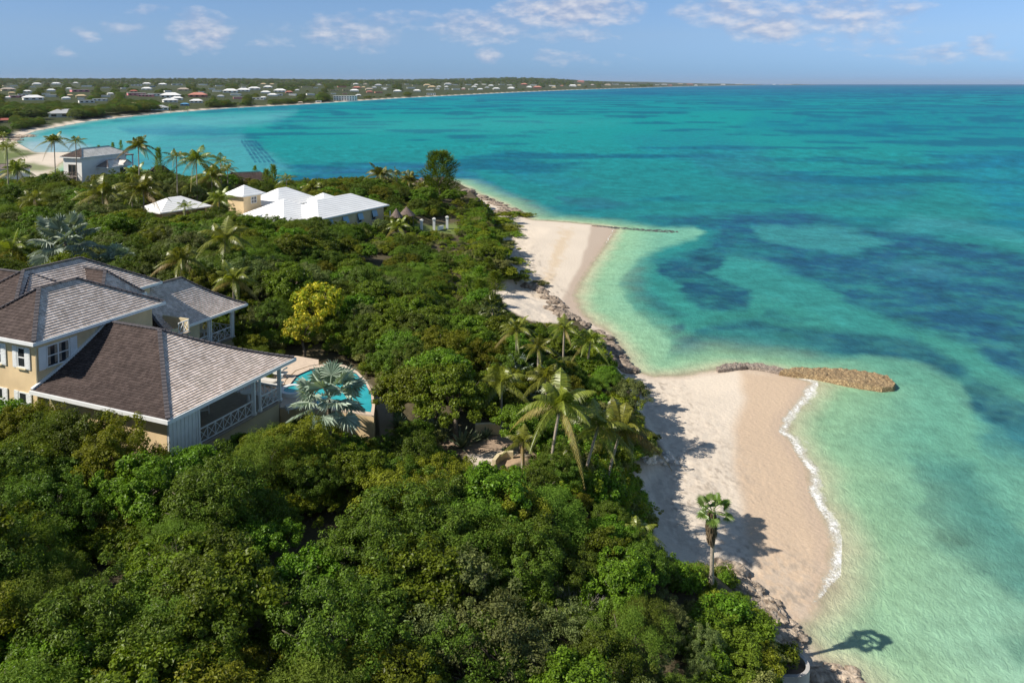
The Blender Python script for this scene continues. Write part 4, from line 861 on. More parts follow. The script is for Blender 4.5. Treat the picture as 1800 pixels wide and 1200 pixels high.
HL = [(58,176,27,'w',0,1,3,'small house with a bright white hip roof alone in scrub left of the bay'),(114,206,44,'g',0,1,3,'low house with a wide pale grey hip roof above the bay scrub'),
 (72,200,42,'w',1,1,4,'long white flat-roofed house left of the tan hip roof'),(100,196,26,'t',0,1,3,'white house with a tan hip roof left of the bay'),
 (240,194,44,'t',0,1,3,'broad house with a golden tan hip roof behind the bay beach'),(279,194,27,'g',0,1,3,'grey-roofed house just right of the golden tan roof'),(197,194,22,'w',0,1,2,'white cottage left of the golden tan roof'),
 (176,178,20,'w',1,1,3,'white flat-roofed block behind the bay, the squarer of two'),(152,181,22,'g',1,1,3,'long grey flat-roofed building beside the white block'),
 (240,168,27,'p',1,1,4,'bright pink house with a pale roof'),(257,170,22,'p',1,1,4,'long low pale pink house adjoining the bright pink one'),(235,163,12,'r',0,1,2,'small house with a dark red roof behind the pink house'),
 (348,171,28,'s',0,1,3,'salmon red house with a red hip roof near the bay trees'),(275,169,26,'w',1,1,4,'long white building right of the pink houses'),(300,172,30,'w',0,1,4,'white villa between the pink and the salmon houses'),
 (299,180,22,'w',0,1,3,'white gabled house close to the bay beach'),(311,176,18,'w',0,1,2,'small white house beside the gabled house near the beach'),(325,186,13,'b',0,1,2,'bright blue house at the edge of the bay beach'),(345,181,20,'w',0,1,3,'white and blue house behind the beach right of the blue one'),
 (405,163,23,'w',0,1,3,'white house with a stepped roof left of the tall bay trees'),(428,161,20,'w',0,1,3,'white villa behind the tall bay trees'),(447,158,18,'w',0,1,2,'white hip-roofed house second behind the tall bay trees'),(471,155,14,'w',0,1,2,'bright white little house near the skyline over the bay trees'),(492,162,20,'w',0,1,3,'white two-part house behind the bay trees'),(508,164,12,'s',0,1,2,'tiny salmon red building beside the white two-part house'),
 (140,162,25,'p',1,1,3,'pinkish white two-level house far inland'),(258,158,15,'w',0,1,2,'small white hip roof in the middle of the inland scrub'),(322,160,18,'k',0,1,2,'brown hip roof in the inland scrub'),(258,149,12,'w',0,1,2,'white hip roof on the skyline ridge, left of its twin'),(286,150,12,'w',0,1,2,'white hip roof on the skyline ridge, right of its twin'),
 (240,151,15,'w',1,1,3,'white flat-roofed block on the skyline ridge'),(268,153,8,'b',1,1,2,'blue flat-roofed block on the skyline ridge'),(311,150,17,'w',1,1,2,'long white roof near the skyline ridge'),(133,147,7,'w',0,1,1,'lone white dome-like roof near the left skyline'),
 (42,169,16,'g',1,1,3,'grey flat building in scrub far left'),(48,163,11,'w',0,1,2,'small white roof in scrub far left'),(6,206,16,'w',0,1,2,'white-roofed house cut by the left edge of the picture'),(8,216,20,'r',0,1,2,'house with a dark red roof at the left edge'),(14,160,18,'k',0,1,2,'long brown roof far left near the skyline'),
 (30,172,20,'p',1,1,2,'pale flat building at the far left below the grey one'),(455,175,20,'w',1,1,3,'long white roof in front of the tall bay trees'),(528,182,9,'k',0,1,1,'small brown beach hut under the tall bay trees'),(560,180,10,'w',1,1,1,'small white beach kiosk'),(463,173,9,'w',0,1,1,'tiny white gable showing between the bay trees'),
 (588,160,14,'t',1,1,3,'tan block behind the bay trees'),(608,160,11,'t',1,1,2,'cream block right of the tan block'),(630,169,9,'w',0,1,1,'small white roof above the beach hotel'),(627,156,14,'s',0,1,2,'pale salmon roof near the skyline above the hotel'),(490,168,13,'w',1,1,2,'long low white building behind the bay trees')]
random.seed(3)
for (x, y, wp, k, fl_, st, wi, lb) in HL:
    far_house(x, y, wp, k, lb, bool(fl_), st, wi)
far_house(607, 177.5, 41, 'w', 'long white three-storey beach hotel with rows of dark windows', True, 3, 9, .3, rot=0)
far_house(758, 167.5, 16, 'w', 'smaller white three-storey beach block right of the hotel', True, 2, 4, .4, rot=0)
far_house(1021, 145, 12, 's', 'pinkish dome-roofed building on the skyline hill', False, 2, 0, .8)
hh_rng = random.Random(9); cnt = {}
spots = []
for i in range(280):
    x = hh_rng.uniform(0, 1380) if i < 190 else hh_rng.uniform(380, 960)
    coasty = np.interp(x, [0, 400, 520, 700, 900, 1100, 1400], [185, 176, 171, 163, 157, 152.5, 149.5]); y = hh_rng.uniform(148.6, coasty)
    if abs(y-146) < 2: continue
    if x < 350 and y > 176: continue
    if any(abs(x-a) < (c+8)*.7 and abs(y-b_) < 3.0 for a, b_, c in spots) or any(abs(x-q[0]) < q[2]*.8 and abs(y-q[1]) < 4 for q in HL): continue
    wp = hh_rng.uniform(5, 13)*(1+.03*(y-150)); spots.append((x, y, wp))
for (x, y, wp) in spots:
    k = hh_rng.choices('wgtkps', [10, 3, 2, 2, 1, 1])[0]; where = 'over the inner bay' if x < 400 else ('behind the tall bay trees' if x < 640 else ('above the long white beach' if x < 1000 else 'near the far tip of land'))
    far_house(x, y, wp, k, 'small distant house with a %s roof %s' % (RN[k], where), hh_rng.random() < .4, 1, 0, .6, 'distant %s-roofed houses %s' % (RN[k], where))
for i, x in enumerate([100, 212, 640, 1145]):
    g_ = hit(x, 152); m = MB(tuple(g_)); m.tube([g_, g_+Vector((0, 0, 26))], [.8, .4], 6); o_ = m.build('radio_mast', MT['concrete'])
    tag(o_, 'thin mast on the skyline, %s' % ['leftmost of four', 'second from the left of four', 'third from the left of four', 'rightmost of four'][i], 'mast', 'masts on the skyline')
for q in np.linspace(0, 1, 9):
    pass

# ------------------------------------------------------------ leaves
MT['leaf_bright'] = leafmat('seagrape_leaves', (.135, .200, .014), .48, .33, .42, .03, .22)
MT['leaf_olive'] = leafmat('olive_leaves', (.178, .190, .014), .5, .33, .5, .012, .2)
MT['leaf_dark'] = leafmat('dark_leaves', (.098, .148, .014), .5, .25, .45, .02, .2)
MT['leaf_feather'] = leafmat('feathery_leaves', (.155, .225, .028), .35, .36, .6, .02, .2)
MT['leaf_grey'] = leafmat('grey_green_leaves', (.150, .185, .055), .38, .25, .5, .02, .2)
MT['scrub_a'] = leafmat('yellowish_scrub_leaves', (.225, .265, .020), .45, .33, .5, .012, .2)
MT['scrub_b'] = leafmat('green_scrub_leaves', (.155, .235, .020), .45, .33, .5, .012, .2)
MT['scrub_c'] = leafmat('greyish_scrub_leaves', (.21, .22, .065), .4, .25, .5, .012, .2)
MT['leaf_brown'] = leafmat('dry_leaves', (.15, .12, .05), .35, .2, .6, .02)
MT['leaf_yellow'] = leafmat('yellow_flowering_leaves', (.44, .38, .02), .5, .25, .5, .008)
MT['frond'] = leafmat('coconut_fronds', (.20, .225, .030), .4, .3, .38, .02, .5)
MT['frond_old'] = leafmat('old_fronds', (.30, .23, .07), .3, .25, .5, .02)
MT['fan'] = leafmat('green_fan_fronds', (.12, .17, .03), .35, .25, .4, .02, .5)
MT['silver'] = leafmat('silver_fan_fronds', (.25, .305, .24), .45, .15, .5, .01, .3)
MT['drythatch'] = leafmat('dead_fronds', (.13, .095, .06), .4, .1, .9, .02, .1)
MT['agave'] = leafmat('agave_leaves', (.16, .21, .12), .3, .1, .4, .02)

def unit(v): return v/np.maximum(np.linalg.norm(v, axis=1, keepdims=True), 1e-9)
def leaf_quads(C, Nn, L, Wd, rg):
    """folded diamond leaves at C with normals Nn"""
    n = len(C); t = unit(np.cross(Nn, rg.normal(size=(n, 3)))); b_ = np.cross(Nn, t)
    L = L[:, None]; Wd = Wd[:, None]
    p0 = C-t*L*.5; p1 = C+b_*Wd*.5+Nn*Wd*.12; p2 = C+t*L*.5-Nn*L*.08; p3 = C-b_*Wd*.5+Nn*Wd*.12
    V = np.stack([p0, p1, p2, p3], 1).reshape(-1, 3); Q = np.arange(4*n).reshape(-1, 4); return V, Q
def crown_arrays(seed, rx, rz, zc, nc, nl, ls, clr=.5, lumps=5, outw=.75, dome=True, fill=.35, asp=.55, zmin=None):
    rg = np.random.default_rng(seed)
    # big lobes make the outline uneven
    lob = unit(rg.normal(size=(lumps, 3))*[1, 1, .6]); lw = rg.uniform(.12, .38, lumps)
    u = unit(rg.normal(size=(nc*3, 3))); u = u[u[:, 2] > (-.25 if dome else -.9)][:nc]
    rr = .74+sum(w_*np.clip((u@l_-.55)/.45, 0, 1) for l_, w_ in zip(lob, lw))
    rr *= np.where(rg.random(len(u)) < fill, rg.uniform(.35, .85, len(u)), rg.uniform(.74, 1.12, len(u)))
    cc = u*rr[:, None]*[rx, rx, rz]+[0, 0, zc]
    m_ = len(cc); cr = clr*rg.uniform(.55, 1.25, m_)
    lu = unit(rg.normal(size=(m_*nl, 3))); lr = rg.uniform(.25, 1, m_*nl)**.6
    ci = np.repeat(np.arange(m_), nl)
    P_ = cc[ci]+lu*(lr*cr[ci])[:, None]*[1, 1, .72]
    Nn = unit(lu*outw+u[ci]*.35+[0, 0, .45]+rg.normal(size=lu.shape)*.45)
    Ls = ls*(.55+1.1*rg.random(len(P_))**1.6)*(.8+.4*rg.random(m_))[ci]
    keep_ = P_[:, 2] > (.12 if zmin is None else zmin)
    V, Q = leaf_quads(P_[keep_], Nn[keep_], Ls[keep_], Ls[keep_]*asp, rg); return V, Q
def crown_mesh(name, mt, *a, **k):
    V, Q = crown_arrays(*a, **k)
    if mt == 'leaf_yellow':                    # flower clusters over green leaves
        nn = len(Q); cl_ = fbm(V[::4, 0]*2.3+V[::4, 2]*1.1+9, V[::4, 1]*2.3+9, 3, 5); return np_mesh(name, V, Q, [MT['leaf_yellow'], MT['scrub_a']], mi=((cl_+np.random.default_rng(1).uniform(-.12, .12, nn)) > .50).astype(int))
    return np_mesh(name, V, Q, [MT[mt]])
def limb_mesh(name, seed, h, r0, spread, nb=6, mt='trunk'):
    rg = random.Random(seed); mb = MB()
    top = Vector((rg.uniform(-.2, .2), rg.uniform(-.2, .2), h*.38)); mb.tube([(0, 0, -.6), (0, 0, h*.1), top], [r0*1.3, r0, r0*.75], 7, 0)
    for k in range(nb):
        a = 2*math.pi*(k+rg.random()*.6)/nb; s = spread*rg.uniform(.5, .95); e = Vector((s*math.cos(a), s*math.sin(a), h*rg.uniform(.62, .9)))
        mid = top.lerp(e, .5)+Vector((0, 0, h*.06)); mb.tube([top, mid, e], [r0*.6, r0*.35, r0*.12], 5, 0)
        for j in range(3):
            e2 = mid.lerp(e, .5)+Vector((rg.uniform(-.5, .5), rg.uniform(-.5, .5), rg.uniform(.1, .5)))*spread*.45; mb.tube([mid, e2], [r0*.25, r0*.07], 4, 0)
    return mb.mesh(name, [MT[mt]])
# kinds: name, list of (crown mesh, limb mesh), nominal radius and height
KIND = {}
def kind(key, obj_name, cat, adj, crowns, h, r, hr=(.85, 1.15)):
    KIND[key] = dict(name=obj_name, cat=cat, adj=adj, m=crowns, h=h, r=r)
lm = [limb_mesh('limbs', s, 3.6, .13, 1.5) for s in (1, 2, 3)]
kind('bright', 'seagrape_tree', 'tree', 'glossy bright green round-leaved tree', [(crown_mesh('crown', 'leaf_bright', s, 2.1, 1.75, 2.4, 130, 165, .108, .38, asp=.8, outw=.6), lm[s % 3]) for s in (10, 11, 12)], 4.1, 2.2)
kind('olive', 'olive_leaved_tree', 'tree', 'yellowish olive-leaved tree', [(crown_mesh('crown', 'leaf_olive', s, 2.1, 1.8, 2.3, 150, 150, .093, .34), lm[s % 3]) for s in (20, 21, 22)], 4.1, 2.2)
kind('dark', 'dark_leaved_tree', 'tree', 'dense dark green tree', [(crown_mesh('crown', 'leaf_dark', s, 2.2, 1.9, 2.4, 140, 155, .095, .35), lm[s % 3]) for s in (30, 31, 32)], 4.3, 2.3)
kind('feather', 'feathery_tree', 'tree', 'soft feathery light green tree', [(crown_mesh('crown', 'leaf_feather', s, 2.2, 1.6, 2.5, 95, 200, .10, .5, asp=.28, outw=.4), lm[s % 3]) for s in (40, 41)], 4.1, 2.3)
kind('grey', 'grey_green_tree', 'tree', 'sparse grey-green tree with twiggy gaps', [(crown_mesh('crown', 'leaf_grey', s, 2.0, 1.7, 2.3, 90, 120, .105, .36, fill=.2), lm[s % 3]) for s in (50, 51)], 4.0, 2.1)
kind('shrub', 'low_shrub', 'shrub', 'low rounded bright shrub', [(crown_mesh('crown', 'leaf_bright', s, 1.3, .95, .75, 60, 75, .14, .36, asp=.75), limb_mesh('limbs', s, 1.6, .05, .9, 5)) for s in (60, 61)], 1.7, 1.35)
kind('scrub', 'scrub_bush', 'bush', 'low dull green scrub bush', [(crown_mesh('crown', m_, s, 1.5, .9, .7, 70, 75, .13, .34), limb_mesh('limbs', s, 1.5, .05, 1.0, 5)) for s, m_ in ((62, 'scrub_a'), (63, 'scrub_b'), (64, 'scrub_c'))], 1.6, 1.5)
kind('yellow', 'yellow_flowering_tree', 'tree', 'yellow-flowered tree', [(crown_mesh('crown', 'leaf_yellow', 70, 2.0, 1.6, 2.4, 90, 60, .16, .4), lm[0])], 4.0, 2.1)

# ------------------------------------------------------------ palms
def frond_arrays(rg, L=3.2, n=34, droop=1.0, lift=.9, leaf=.75, wid=.055, az=0., old=False, vtwist=0.):
    """pinnate frond from the origin; returns V,Q (leaflets as quads) incl. rachis"""
    ca, sa = math.cos(az), math.sin(az); t = np.linspace(0, 1, n+1)
    x = L*(t*math.cos(lift)*1.0+.18*t*t*droop); z = L*(math.sin(lift)*t-droop*.95*t**2.2)
    x = x*(1-.12*droop*t*t)
    pts = np.stack([x, 0*x, z], 1); tang = np.gradient(pts, axis=0); tang = unit(tang)
    side = np.array([0, 1., 0]); V = []; Q = []
    def add(q): i = len(V); V.extend(q); Q.append((i, i+1, i+2, i+3))
    for i in range(n):
        p, q = pts[i], pts[i+1]; w_ = .045*(1-t[i]*.8); up_ = np.cross(tang[i], side); add([p-side*w_, p+side*w_, q+side*w_*.9, q-side*w_*.9])
    for i in range(3, n):
        f = math.sin(math.pi*min(1, .12+.86*t[i])**.8); ll = leaf*max(.18, f)*rg.uniform(.85, 1.1)
        up_ = np.cross(side, tang[i])*-1
        for s in (-1, 1):
            dn = .38+.35*rg.random()+(.6 if old else 0); d = tang[i]*(.62)+side*s*.85+np.array([0, 0, -dn]); d = d/np.linalg.norm(d); e = pts[i]+d*ll*.6; d2 = d+np.array([0, 0, -.55]); d2 /= np.linalg.norm(d2); e2 = e+d2*ll*.4
            wv = tang[i]*wid*(1.2 if s > 0 else 1.2)
            add([pts[i]-wv*.5, pts[i]+wv*.5, e+wv*.55, e-wv*.55]); add([e-wv*.55, e+wv*.55, e2+wv*.12, e2-wv*.12])
    V = np.array(V)
    R = np.array([[ca, -sa, 0], [sa, ca, 0], [0, 0, 1]]); return V@R.T, np.array(Q)
def merge(parts):
    Vs = []; Qs = []; mi = []; o_ = 0
    for V, Q, m_ in parts: Vs.append(V); Qs.append(Q+o_); mi += [m_]*len(Q); o_ += len(V)
    return np.concatenate(Vs), np.concatenate(Qs), mi
def coco_crown(seed, L=3.2, nf=20, n=34, wind=0.):
    rg = np.random.default_rng(seed); parts = []
    for k in range(nf):
        a = k*2.39996+rg.uniform(-.2, .2); f = k/(nf-1)
        lift = 1.40-1.40*f**.95+rg.uniform(-.14, .14); V, Q = frond_arrays(rg, L*rg.uniform(.8, 1.1)*(1-.18*(f < .15)), n, .40+.45*f+rg.uniform(-.12, .15), lift, .78*L/3.2, .042, a, f > .93)
        if wind: r2 = (V[:, 0]**2+V[:, 1]**2)/(L*L); V = V+np.array([-wind, .1, 0])*r2[:, None]
        parts.append((V, Q, 1 if (f > .93 and rg.random() < .6) else 0))
    V, Q, mi = merge(parts); return np_mesh('crown', V, Q, [MT['frond'], MT['frond_old']], mi=mi)
def fan_crown(seed, R=.95, pet=.9, nf=26, seg=26, mt='fan', up_=1.35, dn=-.5, pleat=.05):
    rg = np.random.default_rng(seed); V = []; Q = []
    def add(q): i = len(V); V.extend(q); Q.append((i, i+1, i+2, i+3))
    for k in range(nf):
        a = k*2.39996+rg.uniform(-.2, .2); f = k/(nf-1); el_ = up_+(dn-up_)*f**.85+rg.uniform(-.12, .12)
        d = np.array([math.cos(a)*math.cos(el_), math.sin(a)*math.cos(el_), math.sin(el_)]); s = np.array([-math.sin(a), math.cos(a), 0]); nrm = np.cross(d, s)
        pl = pet*rg.uniform(.75, 1.1); h = d*pl+np.array([0, 0, -.1*pl]); w_ = .025
        add([-s*w_, s*w_, h+s*w_, h-s*w_]); roll = rg.uniform(-.35, .35); s2 = s*math.cos(roll)+nrm*math.sin(roll); n2 = np.cross(d, s2)
        RR_ = R*rg.uniform(.85, 1.1)
        for j in range(seg):
            t0 = -2.05+4.1*j/seg; t1 = -2.05+4.1*(j+1)/seg; tm = (t0+t1)/2
            def dirv(t): return d*math.cos(t)+s2*math.sin(t)
            cup = -n2*.16*math.cos(tm*.7); r1 = RR_*.62; r2 = RR_*(1-.12*abs(tm)/2)*rg.uniform(.93, 1.05)
            e0 = h+dirv(t0)*r1+n2*pleat*(1 if j % 2 else -1)+cup*.2*RR_; e1 = h+dirv(t1)*r1-n2*pleat*(1 if j % 2 else -1)+cup*.2*RR_
            tip = h+dirv(tm)*r2+np.array([0, 0, -.22*RR_*rg.uniform(.3, 1.2)]); add([h, e0, e1, h+dirv(tm)*.02]); sp = dirv(t1)-dirv(t0); add([e0, tip-sp*.04, tip+sp*.04, e1])
    return np_mesh('crown', np.array(V), np.array(Q), [MT[mt]])
def trunk_mesh(h, r, lean=(0, 0), mt='palmtrunk', seed=0):
    mb = MB(); n_ = 12; pts = []; rad = []
    for i in range(n_+1):
        t = i/n_; k = t*t*(1.4-.4*t); pts.append((lean[0]*k, lean[1]*k, -.5+(h+.5)*t)); rad.append(r*(1.35-.55*min(1, t*3)-.15*t)*(1.05 if i % 2 else .97))
    mb.tube(pts, rad, 10); return mb.mesh('trunk', [MT[mt]])
def coconut_cluster(seed):
    rg = random.Random(seed); mb = MB()
    for k in range(7):
        a = rg.uniform(0, 6.28); c = Vector((.22*math.cos(a), .22*math.sin(a), -.2-rg.random()*.25)); mb.tube([c+Vector((0, 0, z_)) for z_ in (.12, .08, 0, -.08, -.12)], [.03, .085, .11, .085, .03], 7)
    return mb.mesh('coconuts', [MT['frond_old']])
CC = [coco_crown(s, 3.3, nf, 44) for s, nf in ((1, 16), (2, 14), (3, 17), (4, 13))]
CCs = [coco_crown(s, 2.6, 14, 20, w_) for s, w_ in ((5, 0), (6, .5), (7, 0))]
FC_ = [fan_crown(1, .66, .8, 22, 22, 'fan'), fan_crown(2, .78, .95, 15, 30, 'fan', 1.3, -.45, .03)]
SV = [fan_crown(3, 1.15, 1.35, 23, 34, 'silver', 1.4, -.65, .06), fan_crown(4, 1.2, 1.2, 24, 34, 'silver', 1.45, -.5, .06)]
NUTS = coconut_cluster(1)
def palm(base, h, crown, label, lean=(0, 0), r=.13, sc=1.0, rz=None, name='coconut_palm', cat='palm tree', group=None, nuts=False, skirt=False, tmt='palmtrunk'):
    r_t = thing(name, tuple(base), label, cat, group)
    link('trunk', trunk_mesh(h, r, lean, tmt), r_t)
    c = link('crown', crown, r_t, (lean[0], lean[1], h)); c.rotation_euler = (0, 0, rz if rz is not None else random.uniform(0, 6.28)); c.scale = (sc,)*3
    if nuts: link('coconuts', NUTS, r_t, (lean[0], lean[1], h+.05))
    if skirt:
        rg = np.random.default_rng(5); n_ = 900; a = rg.uniform(0, 6.28, n_); zz = rg.uniform(-1.5, -.05, n_); rr = (.11+.15*np.sin(np.clip((zz+1.5)/1.5, 0, 1)*2.6))*rg.uniform(.7, 1.1, n_)
        C_ = np.stack([rr*np.cos(a)-.12, rr*np.sin(a), zz], 1); d = np.stack([np.cos(a)*.15, np.sin(a)*.15, -1+0*a], 1); s = np.stack([-np.sin(a), np.cos(a), 0*a], 1); l_ = rg.uniform(.2, .5, n_)[:, None]
        V = np.stack([C_-s*.02, C_+s*.02, C_+s*.03+d*l_, C_-s*.03+d*l_], 1).reshape(-1, 3); link('dead_frond_skirt', np_mesh('skirt', V, np.arange(4*n_).reshape(-1, 4), [MT['drythatch']]), r_t, (lean[0], lean[1], h))
    return r_t
def at_xy(px_, py_, z):                        # base point of a palm from the photo, at a chosen height band
    p = up(px_, py_, z); return Vector((p.x, p.y, hs(p.x, p.y)))
def crown_at(px_, py_, h):                     # ground point whose column of height h tops out at the pixel
    return hit(px_, py_, h)
random.seed(21)
# near palms one by one: (crown px, py), height, lean, crown mesh, scale, label
def cpalm(cx, cy, h, label, lean=(0, 0), crown=None, sc=1.0, **k):
    g_ = crown_at(cx, cy, h); g_ = Vector((g_.x-lean[0], g_.y-lean[1], 0)); g_.z = hs(g_.x, g_.y); hh = CAMH-0; 
    hh = h+0*hh
    return palm(g_, hh, crown or random.choice(CC), label, lean, sc=sc, **k)
PALMS = []
def P_(*a, **k): o_ = cpalm(*a, **k); PALMS.append((o_.location.x, o_.location.y)); return o_
P_(985, 715, 5.0, 'tallest leaning coconut palm, beside the sandy clearing', (.7, .5), CC[0], 1.0, nuts=True, rz=.4)
P_(1092, 795, 4.6, 'leaning coconut palm nearest the beach, right one of a crossing pair', (1.2, .8), CC[2], 1.02, nuts=True, rz=1.2)
P_(1052, 780, 3.9, 'shorter leaning coconut palm, left one of a crossing pair', (1.0, .5), CC[1], .85, rz=2.2)
P_(919, 778, 2.2, 'small young palm at the sandy clearing', (0, 0), CC[3], .52, r=.16)
P_(881, 672, 3.2, 'coconut palm with upright yellow-green fronds beside the silver palm', (0, 0), CC[1], .82)
P_(960, 665, 3.3, 'coconut palm between the silver palm and the rocky point', (0, .3), CC[0], .78)
P_(1038, 600, 2.8, 'bushy palm leaning over the rocky point', (.3, 0), CC[2], .72)
P_(992, 578, 4.0, 'coconut palm in front of the far rocks', (.1, 0), CC[3], .62)
P_(908, 580, 5.4, 'tall green palm, second from the left of the row toward the rocky point', (0, 0), CC[0], .66)
P_(946, 610, 4.6, 'coconut palm in the middle of the row toward the rocky point', (0, .2), CC[1], .62)
P_(866, 542, 4.2, 'small-crowned palm at the left of the row toward the rocky point', (0, 0), FC_[0], 1.25, name='fan_palm')
P_(1120, 938, 1.6, 'young palm half buried in scrub above the retaining wall', (0, 0), CC[3], .5)
P_(1255, 898, 4.4, 'small green fan palm with a brown skirt standing over the beach', (.1, .1), FC_[1], .66, name='fan_palm', skirt=True, r=.15, rz=.6)
P_(578, 700, 4.0, 'silver-blue fan palm in front of the swimming pool', (0, 0), SV[0], 1.15, name='silver_fan_palm', r=.2, tmt='trunk')
P_(115, 425, 5.5, 'huge silver-blue fan palm behind the tan house', (0, 0), SV[0], 1.62, name='silver_fan_palm', r=.25, tmt='trunk')
P_(205, 463, 3.2, 'smaller silver fan palm beside the huge one behind the tan house', (0, 0), SV[1], 1.0, name='silver_fan_palm', r=.2, tmt='trunk')
P_(903, 660, 2.0, 'pale silver fan palm among coconut palms near the clearing', (0, 0), SV[1], .85, name='silver_fan_palm', r=.16, tmt='trunk')
P_(925, 690, 1.5, 'small drooping silver fan palm right of the pale one', (0, 0), SV[1], .7, name='silver_fan_palm', r=.16, tmt='trunk')
P_(318, 458, 5.2, 'coconut palm behind the far veranda, left of two', (0, 0), CC[2], .92)
P_(410, 492, 5.4, 'coconut palm behind the far veranda, right of two', (0, 0), CC[0], .85)
P_(395, 420, 6.0, 'tall yellowish coconut palm standing above the pair behind the house', (0, .3), CC[1], 1.15)
P_(20, 440, 4.6, 'coconut palm at the left edge behind the tan house', (0, 0), CC[3], 1.1)
P_(505, 425, 3, 'slim feathery palm in scrub below the villa', (0, 0), CCs[0], .8) if False else None
for i, (x, y, h, sc, lb) in enumerate([(95,248,7.5,.85,'tall palm left of the white house, against the bay'),(133,250,7,.95,'bushy palm rising behind the white house roof'),(243,257,7.5,.95,'slender palm right of the white house, against the bay'),
    (310,278,5.5,1.1,'palm on the ridge between the white house and the villa'),(345,282,6,1.15,'spreading palm on the ridge above the villa garage'),(388,288,5,1.1,'palm on the ridge above the villa tower'),(372,312,5,1.3,'pale yellow palm left of the villa tower'),
    (400,300,5,1.0,'palm just above the villa tower roof'),(385,350,4.2,.8,'small palm touching the villa tower wall'),(325,366,3.2,.75,'low palm in front of the villa garage'),(252,335,5.5,1.2,'palm left of the villa garage'),(232,345,4.5,1.2,'leaning palm left of the villa garage, lower one'),
    (180,340,5.5,1.25,'palm in the thicket below the white house'),(155,352,4.2,1.1,'lower palm in the thicket below the white house'),(548,330,3.5,1.0,'palm tuft just behind the villa roof ridge'),(504,318,4.2,1.0,'palm behind the villa roofs, left part'),
    (668,308,4.2,1.2,'palm on the point, leftmost of four'),(697,310,4.2,1.2,'palm on the point, second of four'),(720,316,3.5,1.0,'palm on the point, third of four'),(740,330,3,1.0,'palm on the point, lowest of four'),
    (700,398,2.6,.75,'small palm in the villa garden'),(12,262,7,1.2,'palm at the left edge above the low bungalow'),(30,300,5,1.2,'palm over the low bungalow at the left edge'),(100,306,2.5,.7,'palm shading the corner of the white house'),(238,305,3.6,1.0,'low palm at the right foot of the white house'),(60,350,4.5,1.0,'palm in the thicket at far left')]):
    h = h+(3.0 if y < 292 else 0); g_ = crown_at(x, y, h); palm(g_, h, CCs[i % 3] if i % 2 else CC[i % 4], lb, (0, 0), sc=sc*1.2); PALMS.append((g_.x, g_.y))
for i, (x, y, h) in enumerate([(40,190,9),(5,238,7),(300,186,9),(330,190,8),(420,184,9)]): 
    g_ = crown_at(x, y, h); palm(g_, h, CCs[i % 3], 'distant palm by the far bay shore, %s' % ['near the left edge among roofs', 'at the left edge of the inner bay', 'beside the gabled beach house', 'next to the blue beach house', 'before the tall bay trees'][i], sc=1.6, r=.3)

# ------------------------------------------------------------ special trees
def casu_mesh(seed, h=8, r=1.9, mt='leaf_dark', n=5200, upr=.6, cone=False):
    rg = np.random.default_rng(seed); t = rg.random(n)**.8; zz = .8+t*(h-.8); ra = r*np.sin(np.clip(.15+t*.8, 0, 1)*math.pi)**.5*rg.uniform(.25, 1.0, n)**.6
    if cone: ra = r*(1-t*.96)**.75*rg.uniform(.15, 1.15, n)
    a = rg.uniform(0, 6.28, n)+0; lump = 1+.32*np.sin(a*3+zz*1.6)+.25*np.sin(a*5-zz*2.7); ra *= lump*.8
    C_ = np.stack([ra*np.cos(a), ra*np.sin(a), zz], 1); d = np.stack([np.cos(a)*.6, np.sin(a)*.6, upr+0*a], 1)+rg.normal(size=(n, 3))*.25; d = unit(d); s = unit(np.cross(d, rg.normal(size=(n, 3)))); l_ = rg.uniform(.3, .62, n)[:, None]; w_ = .035
    V = np.stack([C_-s*w_, C_+s*w_, C_+s*w_*.5+d*l_, C_-s*w_*.5+d*l_], 1).reshape(-1, 3); return np_mesh('crown', V, np.arange(4*n).reshape(-1, 4), [MT[mt]])
CAS = [casu_mesh(1, 8, 2.3), casu_mesh(2, 5, 1.15, 'leaf_feather', 800, .7, True), casu_mesh(3, 4.5, 1.1, 'leaf_feather', 600, .8, True)]
TRK = limb_mesh('trunk', 9, 6, .16, .9, 7); TRKs = limb_mesh('trunk', 10, 3.8, .07, .5, 5)
def casu(px_, py_, h, k, sc, label):
    g_ = crown_at(px_, py_, h); r_t = thing('casuarina_tree', tuple(g_), label, 'tree'); c = link('crown', CAS[k], r_t); t_ = link('trunk', TRK if k == 0 else TRKs, r_t)
    for o_ in (c, t_): o_.scale = (sc[0], sc[0], sc[1]); o_.rotation_euler = (0, 0, random.random()*6)
    PALMS.append((g_.x, g_.y))
casu(773, 268, 11, 0, (1.75, 1.38), 'tall dark casuarina tree standing alone on the point')
casu(752, 310, 4.5, 1, (1.5, .9), 'pale feathery casuarina at the foot of the tall dark one')
for i, (x, y, h) in enumerate([(278,264,7),(212,246,6),(198,252,5),(173,255,5.5),(448,293,4.5),(468,296,4.5),(480,294,5),(566,300,0)][:7]):
    casu(x, y, h, 1+i % 2, (1.25, h/4.8), ['spiky pale casuarina right of the slender palm', 'pointed young casuarina behind the white house, tallest', 'pointed young casuarina behind the white house, lower', 'wispy young casuarina left behind the white house roof', 'wispy young casuarina above the villa tower', 'second wispy casuarina above the villa', 'rightmost wispy casuarina against the bay above the villa'][i])
for i, (x, y) in enumerate([(858, 465), (842, 478), (870, 490), (822, 495), (845, 505)]):
    casu(x, y, 2.2, 1+i % 2, (1.5, .62), 'feathery young casuarina on the slope above the far beach, %s' % ['topmost', 'left of the topmost', 'nearest the sand', 'leftmost', 'lowest'][i])
